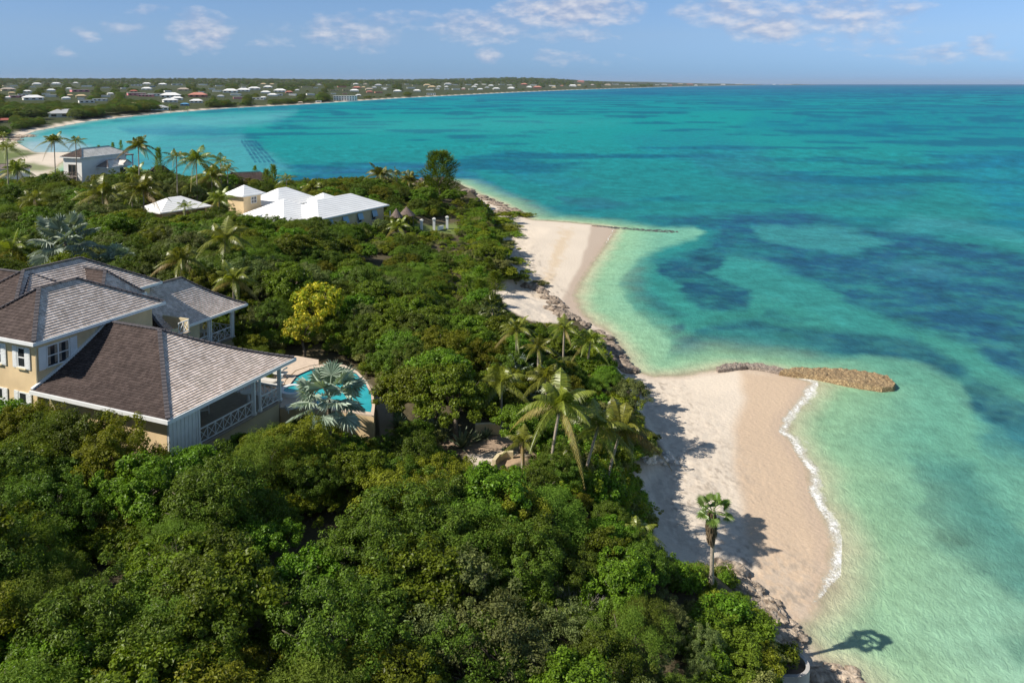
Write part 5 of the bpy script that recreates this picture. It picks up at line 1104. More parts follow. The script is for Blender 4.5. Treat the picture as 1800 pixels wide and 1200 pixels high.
def bare_mesh(seed, h, nb=9, r0=.06):
    rg = random.Random(seed); mb = MB()
    def br(p, d, l, r, dep):
        q = p+d*l; m2 = p.lerp(q, .5)+Vector((rg.uniform(-.06, .06), rg.uniform(-.06, .06), 0))*l; mb.tube([p, m2, q], [r, r*.8, r*.55], 4, 0, False)
        if dep == 0: return
        for k in range(rg.choice((2, 3, 3))): dd_ = (d+Vector((rg.uniform(-.75, .75), rg.uniform(-.75, .75), rg.uniform(-.1, .5)))).normalized(); br(q, dd_, l*rg.uniform(.6, .85), r*.55, dep-1)
    for k in range(nb): a = rg.uniform(0, 6.28); br(Vector((0, 0, -.2)), Vector((math.cos(a)*.45, math.sin(a)*.45, 1)).normalized(), h*.33, r0, 4)
    return mb.mesh('branches', [MT['twig']])
BM = [bare_mesh(1, 3.6), bare_mesh(2, 3.0)]
for i, (x, y, h, sc, lb) in enumerate([(510,420,4,1.2,'pale leafless tree in scrub below the villa'),(1250-1250+521,1110,3.4,1.15,'leafless twiggy tree near the bottom edge of the thicket'),(830,830,1.6,.6,'bare grey bush at the edge of the sandy clearing'),(1010,988,3.5,.8,'dead grey branches poking out of the thicket right of its middle'),
    (955,1155,3.2,.9,'dead twigs at the bottom edge right of the middle'),(250,1120,3.6,.9,'leafless twiggy tree at the bottom left'),(345,885,3.6,.8,'dead grey branches in the thicket below the house')]):
    g_ = crown_at(x, y, h); o_ = link('bare_tree', BM[i % 2], None, tuple(g_)); o_.scale = (sc,)*3; o_.rotation_euler = (0, 0, i); tag(o_, lb, 'bare tree')
# agaves and spiky plants at the clearing
def agave_mesh(seed, n=34, L=.95):
    rg = np.random.default_rng(seed); V = []; Q = []
    for k in range(n):
        a = k*2.4; e_ = 1.3-1.1*k/n+rg.uniform(-.1, .1); d = np.array([math.cos(a)*math.cos(e_), math.sin(a)*math.cos(e_), math.sin(e_)]); s = np.array([-math.sin(a), math.cos(a), 0]); l_ = L*rg.uniform(.8, 1.1)
        for t0, t1, w0, w1 in ((0, .5, .07, .085), (.5, 1, .085, .008)):
            i = len(V); V += [d*l_*t0-s*w0, d*l_*t0+s*w0, d*l_*t1+s*w1-[0, 0, .1*t1*t1], d*l_*t1-s*w1-[0, 0, .1*t1*t1]]; Q.append((i, i+1, i+2, i+3))
    return np_mesh('leaves', np.array(V), np.array(Q), [MT['agave']])
AG = [agave_mesh(1), agave_mesh(2, 26, 1.2)]
for i, (x, y, sc, lb) in enumerate([(765,752,1.4,'largest blue-grey agave at the top of the clearing'),(778,765,1.0,'agave just right of the largest one'),(735,750,1.1,'agave at the left end of the clearing'),(812,780,1.3,'tall pale-leaved agave left of the sandy patch'),(838,768,.8,'small agave on the stony bed'),(855,762,.7,'smallest agave on the stony bed'),(748,742,.9,'agave behind the largest one'),(700,742,.9,'agave beside the pool path'),(890,792,.7,'agave by the young palm')]):
    g_ = hit(x, y, .3); o_ = link('agave', AG[i % 2], None, tuple(g_)); o_.scale = (sc,)*3; tag(o_, lb, 'agave', 'agaves round the clearing')

# ------------------------------------------------------------ scrub and trees: where they may stand
KO = [   # keep-out outlines in the picture with the distance beyond which they no longer apply
 ([(-200,430),(0,470),(150,445),(290,490),(435,528),(522,628),(500,712),(430,748),(345,748),(300,728),(200,702),(95,692),(58,716),(-200,716)], 60),
 ([(492,620),(560,620),(640,640),(690,690),(692,752),(655,758),(600,752),(540,722),(495,716)], 66),
 ([(770,768),(880,768),(945,790),(925,815),(868,822),(822,812),(805,800),(775,790)], 70),
 ([(395,318),(480,322),(600,335),(690,356),(692,376),(640,386),(570,388),(540,380),(430,372),(395,352)], 129),
 ([(255,345),(300,338),(368,355),(352,370),(270,378)], 142),
 ([(104,262),(140,250),(225,262),(232,288),(180,300),(146,314),(110,306)], 181),
 ([(735,385),(800,385),(800,402),(735,402)], 170),
 ([(-300,-50),(-300,312),(0,312),(40,312),(100,296),(112,306),(118,312),(150,318),(160,305),(240,298),(290,296),(330,304),(420,302),(470,318),(560,312),(640,308),(740,312),(800,324),(846,350),(930,392),(1900,392),(1900,-50)], 375),
 ([(870,384),(880,410),(900,440),(885,462),(905,500),(860,506),(885,540),(930,562),(1010,568),(1062,600),(1088,650),(1105,665),(1118,708),(1140,742),(1190,800),(1135,815),(1132,860),(1142,900),(1158,950),(1175,975),(1236,986),(1285,1000),(1335,1060),(1375,1095),(1415,1150),(1370,1172),(1372,1205),(1372,1400),(2600,1400),(2600,360),(900,360)], 900),
]
NOGO = []                                     # plan areas (house plots, pool, roofs)
def plan_rect(fr, a0, a1, b0, b1): return [tuple(fr.P(a, b, 0)[:2]) for a, b in ((a0, b0), (a1, b0), (a1, b1), (a0, b1))]
NOGO += [plan_rect(F, -11.2, 17, -.6, 13), plan_rect(F, 1.2, 16, 12.5, 21), plan_rect(FV, -1, lenR+1.5, -1.5, 9.5), plan_rect(FL, -7, 7, -7, 6.5), plan_rect(F2, -6.5, 7.5, -6, 6), plan_rect(F3, -5.5, 5.5, -5.5, 5.5), plan_rect(F4, -4.3, 4.3, -4, 4), plan_rect(F5, -6, 6.2, -5, 5), plan_rect(FC, -4, 6.5, -1.5, wB+3.5)]
NOGO.append(Z2([(480,740),(480,640),(520,622),(620,625),(680,680),(700,740),(690,765),(620,770),(560,742)], 8.6))
NOGO.append(Z2([(690,770),(700,745),(800,745),(900,760),(960,790),(930,812),(868,822),(800,812),(740,800)], 6.0))
def allowed(X, Y, Z, R, Ht):
    """X,Y,Z ground points; crown radius R, height Ht (arrays)"""
    ok = np.ones(len(X), bool)
    for pg_ in NOGO: ok &= sdist(X, Y, pg_) < -R*.75
    r0 = np.hypot(X, Y); cx0, cy0 = pr(X, Y, Z+Ht*.6); tx0, ty0 = pr(X, Y, Z+Ht); dd_ = np.sqrt(X**2+Y**2+(CAMH-Z)**2); rp = R*FPX/dd_
    for poly, far_ in KO:
        hitp = (sdist(cx0, cy0*1.0, poly) > -.80*rp) | (sdist(tx0, ty0, poly) > -.12*rp)
        ok &= ~(hitp & (r0 < far_))
    return ok
def jitter_points(x0, x1, y0, y1, sp, seed):
    rg = np.random.default_rng(seed); xs = np.arange(x0, x1, sp); ys_ = np.arange(y0, y1, sp*.88); A, B = np.meshgrid(xs, ys_); A = A+((np.arange(len(ys_)) % 2)*sp/2)[:, None]
    A = A+rg.uniform(-.42, .42, A.shape)*sp; B = B+rg.uniform(-.42, .42, B.shape)*sp; return A.ravel(), B.ravel()
KO.append(([(515,505),(600,505),(605,570),(560,600),(515,595)], 78))      # leaves the yellow trees in view
KEYS = ['bright', 'olive', 'dark', 'feather', 'grey', 'shrub', 'scrub', 'yellow']
MESHES = [(k, j) for k in KEYS for j in range(len(KIND[k]['m']))]; MIDX = {mj: i for i, mj in enumerate(MESHES)}
GAP1 = [tuple(up(x, y, 10.5)[:2]) for x, y in ((560, 850), (590, 930), (480, 985), (500, 1060))]; GAP2 = [tuple(up(x, y, 10.5)[:2]) for x, y in ((150, 930), (215, 1000), (200, 1080))]
def plant(X, Y, seed, smax=1.15, tall=True):
    """chooses kind, height and radius; shrinks or drops what would hide the houses or hang over the sand"""
    rg = np.random.default_rng(seed); h_, d_, dv_ = height(X, Y, True); n_ = len(X)
    patch = fbm(X/7.5+3, Y/7.5, 3, 101); patch2 = fbm(X/16, Y/16, 3, 131); kk = np.empty(n_, dtype=object)
    u = rg.random(n_)*.35+patch*.65+(.0)
    kk[:] = 'dark'; kk[u > .38] = 'olive'; kk[u > .455] = 'bright'; kk[u > .56] = 'feather'; kk[u > .63] = 'dark'; kk[(patch2 > .60) & (rg.random(n_) < .5)] = 'grey'
    low = (dv_ < 7) | ((Y > 82) & (Y < 190) & (X > -24) & (patch2 > .38)); kk[low & (rg.random(n_) < .85)] = 'scrub'; kk[(dv_ < 5) & (rg.random(n_) < .55)] = 'shrub'
    sc = (.58+(smax-.48)*rg.random(n_)**1.4)*(.5+.5*ss(5, 17, dv_)); out = []
    west = 1-ss(3, 13, np.hypot((X-_pc.x+6.8)*.9, (Y-_pc.y)*1.4)); sc = sc*(1-.45*west)          # lower growth west of the clearing, so the sun gets in
    slope_ = ss(-30, -18, X)*ss(75, 85, Y)*(1-ss(150, 170, Y)); sc = sc*(1-.25*slope_)
    H0 = np.array([KIND[k]['h'] for k in kk]); R0 = np.array([KIND[k]['r'] for k in kk])
    gap_ = np.minimum(pline(X, Y, GAP1), pline(X, Y, GAP2)) < 1.35
    cap_ = (1.25+.24*np.maximum(dv_, 0))/H0; sc = np.minimum(sc, np.maximum(cap_, .3))
    land = (d_ > 2) & (dv_ > .3) & ~((fbm(X/4.2+9, Y/4.2, 3, 301) > .655) & (dv_ > 9)) & ~gap_
    okA = np.zeros(n_, bool); scf = sc.copy(); kf = kk.copy()
    for step, f in enumerate((1.0, .78, .58)):
        t = land & ~okA; i = np.where(t)[0]
        if not len(i): break
        o2 = allowed(X[i], Y[i], h_[i], R0[i]*sc[i]*f, H0[i]*sc[i]*f); j = i[o2]; okA[j] = True; scf[j] = sc[j]*f
    i = np.where(land & ~okA)[0]
    if len(i):
        for f in (1.0, .6):
            i = np.where(land & ~okA)[0]; o2 = allowed(X[i], Y[i], h_[i], 1.4*f+0*X[i], 1.65*f+0*X[i]); j = i[o2]; okA[j] = True; scf[j] = f; kf[j] = 'shrub'
            kf[j[rg.random(len(j)) < .5]] = 'scrub'
    z = np.where(okA)[0]; return X[z], Y[z], h_[z], kf[z], scf[z]
def in_view(X, Y, Z, R, mx=60):
    a, b_ = pr(X, Y, Z); pad = R*FPX/np.maximum(np.hypot(X, Y), 5)+mx; return (a > -pad) & (a < 1800+pad) & (b_ < 1200+pad) & (Y > 3)
# near belt
X, Y = jitter_points(-50, 20, 14, 84, 1.98, 1)
X, Y, Z, KK, SC_ = plant(X, Y, 2)
Rr = np.array([KIND[k]['r'] for k in KK])*SC_; Ht = np.array([KIND[k]['h'] for k in KK])*SC_
iv = in_view(X, Y, Z+Ht*.6, Rr, 20); dist = np.sqrt(X**2+Y**2+(CAMH-Z-Ht*.6)**2); score = np.where(iv, Rr/dist, -1)
isbush = np.isin(KK, ['shrub', 'scrub'])
order = np.argsort(-score); NIND = 290
ind = order[:NIND]; ind = list(ind[score[ind] > 0])
for k in KEYS:                                 # each sort of bush that shows gets its individuals too
    have = [i for i in ind if KK[i] == k]; more_ = [i for i in order if KK[i] == k and score[i] > 0 and i not in have]
    if k in ('shrub', 'scrub'): ind += more_[:max(0, 8-len(have))]
ind = np.array(ind); rest = np.setdiff1d(np.arange(len(X)), ind)
# labels: kind + nearest landmark + rank from the left
LM = [('below the left wall of the tan house', 30, 770), ('just below the dark lower roof of the tan house', 200, 790), ('just below the near veranda railing', 420, 800), ('between the pool and the lower thicket', 640, 800), ('below the sandy clearing', 860, 870),
      ('at the foot of the leaning coconut palms', 1050, 900), ('beside the fan palm over the beach', 1220, 1020), ('above the round stone planter', 1320, 1120), ('in the bottom left corner', 100, 1130), ('along the bottom edge left of the middle', 420, 1130), ('along the bottom edge in the middle', 720, 1130), ('along the bottom edge right of the middle', 1020, 1120),
      ('in the left half of the thicket', 230, 950), ('in the middle of the thicket', 560, 950), ('in the right part of the thicket', 880, 1000), ('right of the pool', 740, 680), ('above the row of palms', 830, 600), ('between the far veranda and the yellow tree', 480, 580), ('behind the tan house', 300, 430), ('left of the silver palm behind the house', 0, 400)]
cx_, cy_ = pr(X, Y, Z+Ht*.6); groups = {}
for i in ind:
    l_ = min(range(len(LM)), key=lambda q_: (LM[q_][1]-cx_[i])**2+(1.3*(LM[q_][2]-cy_[i]))**2); groups.setdefault((KK[i], l_), []).append(i)
ORD = ['leftmost', 'second from the left', 'third from the left', 'fourth from the left', 'fifth from the left', 'sixth from the left', 'seventh from the left', 'eighth from the left', 'ninth from the left', 'tenth from the left', 'eleventh from the left', 'twelfth from the left', 'thirteenth from the left', 'fourteenth from the left', 'fifteenth from the left']
lrg = random.Random(4)
for (k, l_), mem in groups.items():
    mem.sort(key=lambda i: cx_[i]); K = KIND[k]; n_ = len(mem); short = K['adj'].replace('yellowish ', '').replace(' round-leaved', '').replace(' with twiggy gaps', '').replace('soft ', '').replace('rounded ', '')
    for r__, i in enumerate(mem):
        if n_ == 1: lb = '%s %s' % (K['adj'], LM[l_][0])
        else:
            o_ = ORD[r__] if r__ < len(ORD) else 'one right of the rest'
            if r__ == n_-1: o_ = 'rightmost'
            lb = '%s %s, %s' % (short, LM[l_][0], o_)
        root = thing(K['name'], (X[i], Y[i], Z[i]), ' '.join(lb.split()[:16]), K['cat'], '%ss %s' % (K['cat'] if K['cat'] != 'bush' else 'bushe', LM[l_][0]))
        K['n'] = K.get('n', -1)+1; cmn, tmn = K['m'][K['n'] % len(K['m'])]; lrg.random(); s = SC_[i]; rz = lrg.random()*6.28
        for nm_, me_ in (('crown', cmn), ('trunk', tmn)):
            c = link(nm_, me_, root); c.scale = (s*lrg.uniform(.95, 1.1), s*lrg.uniform(.95, 1.1), s); c.rotation_euler = (0, 0, rz)

# ------------------------------------------------------------ everything too many to count, as instances
SRC = []
for k in KEYS:
    for j, (cmn, tmn) in enumerate(KIND[k]['m']): SRC.append(cmn)
def gn_scatter(name, pts, rot, scl, idx_, sources, label):
    me = bpy.data.meshes.new(name); me.vertices.add(len(pts)); me.vertices.foreach_set('co', np.asarray(pts, np.float32).ravel())
    for nm_, A, ty in (('rot', rot, 'FLOAT_VECTOR'), ('scl', scl, 'FLOAT_VECTOR')):
        at_ = me.attributes.new(nm_, ty, 'POINT'); at_.data.foreach_set('vector', np.asarray(A, np.float32).ravel())
    at_ = me.attributes.new('idx', 'INT', 'POINT'); at_.data.foreach_set('value', np.asarray(idx_, np.int32))
    o_ = link(name, me); tag(o_, label, None, None, 'stuff')
    ng = bpy.data.node_groups.new(name, 'GeometryNodeTree'); ng.interface.new_socket('Geometry', in_out='INPUT', socket_type='NodeSocketGeometry'); ng.interface.new_socket('Geometry', in_out='OUTPUT', socket_type='NodeSocketGeometry')
    n, l = ng.nodes, ng.links; gi = n.new('NodeGroupInput'); go = n.new('NodeGroupOutput'); jn = n.new('GeometryNodeJoinGeometry')
    for s in reversed(sources):
        oi = n.new('GeometryNodeObjectInfo'); oi.transform_space = 'ORIGINAL'; oi.inputs['Object'].default_value = s; g2 = n.new('GeometryNodeGeometryToInstance'); l.new(oi.outputs['Geometry'], g2.inputs[0]); l.new(g2.outputs[0], jn.inputs[0])
    ip = n.new('GeometryNodeInstanceOnPoints'); ip.inputs['Pick Instance'].default_value = True; l.new(gi.outputs[0], ip.inputs['Points']); l.new(jn.outputs[0], ip.inputs['Instance'])
    def na(nm_, dt): a = n.new('GeometryNodeInputNamedAttribute'); a.data_type = dt; a.inputs['Name'].default_value = nm_; return a.outputs['Attribute']
    l.new(na('idx', 'INT'), ip.inputs['Instance Index']); l.new(na('scl', 'FLOAT_VECTOR'), ip.inputs['Scale'])
    er = n.new('FunctionNodeEulerToRotation'); l.new(na('rot', 'FLOAT_VECTOR'), er.inputs[0]); l.new(er.outputs[0], ip.inputs['Rotation']); l.new(ip.outputs[0], go.inputs[0])
    md = o_.modifiers.new('scatter', 'NODES'); md.node_group = ng; return o_
# one carrier object per crown mesh: the first tree that uses it
carrier = {}
for o_ in bpy.data.objects:
    if o_.type == 'MESH' and o_.name.split('.')[0] == 'crown' and o_.data.name not in carrier: carrier[o_.data.name] = o_
srcs = []; sidx = {}
for k in KEYS:
    for j, (cmn, tmn) in enumerate(KIND[k]['m']):
        if cmn.name in carrier: sidx.setdefault(k, []).append(len(srcs)); srcs.append(carrier[cmn.name])
for k in KEYS:
    if k not in sidx: print('NO CARRIER', k); sidx[k] = sidx['olive']
rg = np.random.default_rng(77)
def collect(X, Y, Z, KK, S, zoff=0):
    n_ = len(X); pts = np.stack([X, Y, Z+zoff], 1); rot = np.stack([rg.uniform(-.12, .12, n_), rg.uniform(-.12, .12, n_), rg.uniform(0, 6.28, n_)], 1)
    scl = np.stack([S*rg.uniform(.95, 1.15, n_), S*rg.uniform(.95, 1.15, n_), S*rg.uniform(.9, 1.1, n_)], 1); ii = [sidx[k][rg.integers(len(sidx[k]))] for k in KK]; return pts, rot, scl, ii
sets = [collect(X[rest], Y[rest], Z[rest], KK[rest], SC_[rest])]
def belt(x0, x1, y0, y1, sp, seed, smax=1.15, cond=None, mul=1.0):
    A, B = jitter_points(x0, x1, y0, y1, sp, seed); c_ = cond(A, B) if cond is not None else np.ones(len(A), bool); A, B = A[c_], B[c_]
    a, b_, z_, k_, s_ = plant(A, B, seed+1, smax); sets.append(collect(a, b_, z_, k_, s_*mul))
# small shrubs filling up the corners next to walls and open spots
for sz_, sp_ in ((.9, 1.5), (.6, 1.1), (.42, .9)):
    A, B = jitter_points(-46, 18, 24, 84, sp_, int(sz_*100)); h_, d_, dv_ = height(A, B, True); c_ = (dv_ > 1) & (d_ > 2); A, B, h_ = A[c_], B[c_], h_[c_]
    near_ = np.zeros(len(A), bool)
    for pg_ in NOGO[:2]+NOGO[-2:]: near_ |= (sdist(A, B, pg_) > -7) & (sdist(A, B, pg_) < -.8*sz_)
    A, B, h_ = A[near_], B[near_], h_[near_]; o2 = allowed(A, B, h_, 1.3*sz_+0*A, 1.7*sz_+0*A); A, B, h_ = A[o2], B[o2], h_[o2]
    sets.append(collect(A, B, h_, np.where(rg.random(len(A)) < .4, 'shrub', 'scrub'), sz_*rg.uniform(.85, 1.15, len(A))))
far_side = lambda A, B: ~((A > -50) & (A < 20) & (B > 14) & (B < 84))
cone = lambda A, B: (np.abs(A) < B*.72+14)
belt(-130, 24, 14, 170, 2.4, 5, cond=lambda A, B: far_side(A, B) & cone(A, B))
belt(-75, 30, -10, 30, 3.0, 8, cond=lambda A, B: ~cone(A, B))
belt(-250, 10, 170, 300, 3.0, 11, 1.2, cond=lambda A, B: cone(A, B))
belt(-120, -30, 24, 140, 3.4, 13, cond=lambda A, B: ~cone(A, B))
belt(-38, 10, 78, 165, 1.85, 41, .8)
# infill shrubs hugging the edges and gaps
A, B = jitter_points(-44, 22, 14, 165, 1.75, 15); h_, d_, dv_ = height(A, B, True); c_ = (dv_ > -.4) & (dv_ < 7) & (d_ > 2); A, B, h_ = A[c_], B[c_], h_[c_]
o2 = allowed(A, B, h_, .9+0*A, 1.1+0*A); A, B, h_ = A[o2], B[o2], h_[o2]; sets.append(collect(A, B, h_, np.where(rg.random(len(A)) < .5, 'shrub', 'scrub'), .62+.2*rg.random(len(A))))
_k = KO.pop(); A, B = jitter_points(-32, -4, 50, 84, 1.15, 71); h_, d_, dv_ = height(A, B, True); qx_, qy_ = pr(A, B, h_); c_ = (sdist(qx_, qy_, _k[0]) > -12) & allowed(A, B, h_, .8+0*A, .9+0*A)
A, B, h_ = A[c_], B[c_], h_[c_]; sets.append(collect(A, B, h_, np.where(rg.random(len(A)) < .4, 'shrub', 'scrub'), rg.uniform(.45, .62, len(A)))); KO.append(_k)
pts, rot, scl, ii = [np.concatenate([s[q] for s in sets]) for q in range(4)]
print('thicket', len(pts)); gn_scatter('coastal_thicket', pts, rot, scl, ii, srcs, 'dense green coastal thicket running back along the point')
# dunes scrub tufts on the far beach edge
DT = [(872,392,2.2),(886,398,2.6),(900,404,2.0),(888,412,2.6),(905,416,1.6),(893,430,1.2),(912,465,1.2),(905,462,1.4),(878,470,2.0),(885,485,2.2),(900,492,2.0),(915,497,1.6),(925,382,1.6),(905,380,1.8),(948,502,1.2),(880,384,2.4),(868,420,2.6),(880,440,2.4)]
for i, (x, y, s) in enumerate(DT):
    g_ = hit(x, y); K = KIND['scrub']; o_ = link('dune_shrub', K['m'][i % 3][0], None, tuple(g_)); o_.scale = (s*.95, s*.7, s*.42); o_.rotation_euler = (0, 0, i*1.3)
    nm_ = ['first', 'second', 'third', 'fourth', 'fifth', 'sixth', 'seventh', 'eighth', 'ninth', 'tenth', 'eleventh', 'twelfth', 'thirteenth', 'fourteenth', 'fifteenth', 'sixteenth', 'seventeenth', 'eighteenth']
    rk = sorted(range(len(DT)), key=lambda q_: (DT[q_][1], DT[q_][0])).index(i); tag(o_, 'flat green dune shrub behind the far beach, %s from the sea' % nm_[rk], 'shrub', 'dune shrubs behind the far beach')
# hand-placed trees that catch the eye
def special(px_, py_, k, sc, label, j=0, dz=2.4, mt=None, szz=1.0):
    g_ = hit(px_, py_, KIND[k]['h']*sc*.62); root = thing(KIND[k]['name'], tuple(g_), label, 'tree'); cmn, tmn = KIND[k]['m'][j % len(KIND[k]['m'])]
    for nm_, me_ in (('crown', cmn), ('trunk', tmn)): c = link(nm_, me_, root); c.scale = (sc, sc, sc*szz); c.rotation_euler = (0, 0, px_)
special(556, 535, 'yellow', 1.25, 'yellow-flowered tree right of the far veranda, upper of two'); special(535, 580, 'yellow', .95, 'yellow-flowered tree right of the far veranda, lower of two')
special(735, 680, 'bright', 1.25, 'big glossy seagrape right of the pool, left half'); special(800, 695, 'bright', 1.3, 'big glossy seagrape right of the pool, right half', 1); special(770, 660, 'bright', 1.3, 'glossy seagrape behind the big pair right of the pool', 2)
special(915, 742, 'bright', .85, 'round glossy seagrape left of the tallest coconut palm', 1); special(395, 385+5, 'dark', 1.0, 'dark tree in front of the villa garage', 1) if False else None
special(560, 388, 'dark', 1.15, 'dark rounded tree before the villa corner', 2, szz=.8); special(1115, 690, 'grey', .8, 'sparse pale bush leaning out over the sand cove'); special(482, 770, 'yellow', .42, 'small yellow-tipped bush below the veranda', 0)

# trees pressed up against the tan house
for i, (a_, b_, k_, s_, lb) in enumerate([(-9.7,-2.8,'olive',.92,'olive tree under the near corner of the dark lower roof'),(-7.4,-2.8,'dark',.88,'dark tree under the eave of the dark lower roof, nearest the corner'),(-5.2,-2.8,'feather',.9,'feathery tree under the middle of the dark lower eave'),
        (-3.0,-2.8,'olive',.9,'olive tree under the dark lower eave near the tall wall'),(-.9,-2.4,'bright',.78,'glossy tree at the foot of the tan house corner'),(1.6,-2.6,'dark',.38,'low dark tree below the ground-floor window of the tan house'),(4.0,-2.8,'olive',.35,'olive tree at the left edge below the tan house wall'),(6.4,-2.6,'bright',.45,'glossy tree at the far left below the tan house wall')]):
    q_ = P(a_, b_, 0); s_ = (s_*2.2+(12.35 if i < 5 else 11.35)-hs(q_.x, q_.y))/KIND[k_]['h']; root = thing(KIND[k_]['name'], (q_.x, q_.y, hs(q_.x, q_.y)), lb, 'tree'); cmn, tmn = KIND[k_]['m'][i % 2]
    for nm_, me_ in (('crown', cmn), ('trunk', tmn)): c = link(nm_, me_, root); c.scale = (s_*.86, s_*.86, s_); c.rotation_euler = (0, 0, i)
# woods on the far shore
def farwood(name, n_, rmin, rmax, sz, seed, label, dmin=14, coast_band=None, dens=.38):
    rg2 = np.random.default_rng(seed); r = np.exp(rg2.uniform(math.log(rmin), math.log(rmax), n_)); a = np.radians(rg2.uniform(-41, 30, n_)); A = r*np.sin(a); B = r*np.cos(a)
    h_, d_, dv_ = height(A, B, True); c_ = (d_ > dmin) & (dv_ < -2)
    if coast_band: c_ &= d_ < coast_band
    bl_ = (r < 540) & (d_ < 34); c_ &= ~bl_
    c_ &= fbm(A/70, B/70, 3, 5) > dens
    A, B, h_, r = A[c_], B[c_], h_[c_], r[c_]; n2 = len(A); s = sz(r)*rg2.uniform(.7, 1.35, n2)
    qx_, qy_ = pr(A, B, h_+4*s)
    for o__ in HOUSES:                            # keep the walls that show clear of crowns
        c_ = ~((np.abs(qx_-o__[0]) < o__[2]*.72+4) & (qy_ > o__[1]-9) & (qy_ < o__[1]+5) & (r < o__[3]+4) & (r > o__[3]*.5)); A, B, h_, r, s, qx_, qy_ = [v[c_] for v in (A, B, h_, r, s, qx_, qy_)]
    n2 = len(A); kk = rg2.choice(['dark', 'olive', 'dark', 'grey', 'bright'], n2); p_, ro_, sc_, i_ = collect(A, B, h_-.5*s, kk, s); print(name, n2); gn_scatter(name, p_, ro_, sc_, i_, srcs, label)
HOUSES = []
for o_ in bpy.data.objects:
    if o_.name.split('.')[0] == 'far_house':
        x_, y_ = pr(o_.location.x, o_.location.y, o_.location.z); rr = math.hypot(o_.location.x, o_.location.y); c_ = [q for q in o_.children if q.name.startswith('wall')][0]; wd = max(c_.dimensions.x, c_.dimensions.y)
        HOUSES.append((x_, y_, wd/rr*FPX, rr))
farwood('bay_scrub', 150000, 290, 1700, lambda r: .85+r/2000, 31, 'green scrub and low woods around the bay settlement', 9, dens=.22)
farwood('distant_woods', 26000, 1400, 9000, lambda r: 1.1+r/2600, 33, 'dark woods stretching to the horizon behind the settlement', 30, dens=.3)
farwood('shore_trees', 60000, 760, 2400, lambda r: 1.5+r/1700, 35, 'tall dark trees lining the long white beach', 10, 110, .2)

# ------------------------------------------------------------ rocks
def rock_mesh(seed, n=3, flat=.6):
    rg2 = np.random.default_rng(seed); th = np.linspace(0, math.pi, 22); ph = np.linspace(0, 2*math.pi, 41)[:-1]; T, Pn = np.meshgrid(th, ph, indexing='ij')
    x = np.sin(T)*np.cos(Pn); y = np.sin(T)*np.sin(Pn); z = np.cos(T)
    r = .55+.75*fbm(x*1.7+seed*7+5, y*1.7+z*1.3+5, 4, seed)+.28*(fbm(x*5+9, y*5+z*4+9, 3, seed+3)-.5)
    r = np.round(r*9)/9*.5+r*.5
    V = np.stack([x*r, y*r, z*r*flat], -1).reshape(-1, 3); nt, npn = T.shape; idn = np.arange(nt*npn).reshape(nt, npn)
    Q = np.stack([idn[:-1], idn[1:], np.roll(idn, -1, 1)[1:], np.roll(idn, -1, 1)[:-1]], -1).reshape(-1, 4); return V, Q
def outcrop(pixels, size, label, mt='rock', seed=0, name='rock_outcrop', zf=.0, flat=.62, spread=1.0):
    rg2 = np.random.default_rng(seed); parts = []; base = None
    for i, (x, y) in enumerate(pixels):
        g_ = hit(x, y)
        if base is None: base = g_.copy()
        for j in range(4):
            V, Q = rock_mesh(seed*31+i*4+j, flat=flat); s = size*rg2.uniform(.45, 1.1)*(1 if j == 0 else .62); a = rg2.uniform(0, 6.28); R = np.array([[math.cos(a), -math.sin(a), 0], [math.sin(a), math.cos(a), 0], [0, 0, 1]])
            off_ = np.array([rg2.uniform(-1, 1)*size*spread*(j > 0), rg2.uniform(-1, 1)*size*spread*(j > 0), 0]); gx_, gy_ = g_.x+off_[0], g_.y+off_[1]; gz_ = max(hs(gx_, gy_), -.3)
            parts.append(((V*[s*1.25, s, s*.8])@R.T+[gx_-base.x, gy_-base.y, gz_-base.z+zf*s], Q, 0))
    V, Q, mi = merge(parts); o_ = link(name, np_mesh(name, V, Q, [MT[mt]]), None, tuple(base)); tag(o_, label, 'rocks'); return o_
outcrop([(1292,1006),(1306,1022),(1322,1040),(1338,1058),(1352,1074),(1366,1090)], .85, 'craggy tan rock ledge between the bushes and the lower beach', 'rock', 1, zf=.1)
outcrop([(1268,996),(1282,1012),(1300,1035),(1320,1060),(1342,1082),(1370,1106),(1388,1120)], 1.0, 'rock shelf under the bushes at the lower end of the beach', 'rock', 2, zf=.15)
outcrop([(1455,1188),(1475,1192),(1495,1196),(1440,1195)], .75, 'small tan rocks in the water at the bottom of the picture', 'rock', 3, zf=.1)
outcrop([(1072,618),(1082,628),(1090,642),(1098,650),(1078,640)], 1.1, 'brown rocks at the palm-covered point between the two beaches', 'rock_dark', 4, zf=.15)
outcrop([(1060,600),(1068,610),(1050,592)], 1.2, 'rock bluff under the bushy palm at the point', 'rock_dark', 5, zf=.35)
outcrop([(945,507),(958,515),(966,524),(975,532),(985,540),(972,545),(992,550),(1004,556)], .95, 'jagged line of dark rocks crossing the sand behind the far beach', 'rock_dark', 6, zf=.1)
outcrop([(925,503),(938,505),(952,510)], 1.1, 'low grey rocks below the dune shrubs', 'rock_dark', 7)
outcrop([(985,553),(1000,558),(1012,562)], 1.1, 'dark rocks at the water end of the sandy gap', 'rock_dark', 8, zf=.1)
outcrop([(868,358),(878,362),(888,366),(898,370),(908,373),(915,377),(885,372)], 2.0, 'long rocky shelf at the tip of the green headland', 'rock_dark', 9, zf=.0, flat=.4)
outcrop([(822,336),(834,341),(846,347),(856,352)], 1.8, 'thin band of shore rocks below the headland trees', 'rock_dark', 10, flat=.4)
outcrop([(30,243),(45,241),(22,246),(52,239)], 5.5, 'pale rocky bluff at the inner corner of the bay', 'rock', 11, flat=.35)
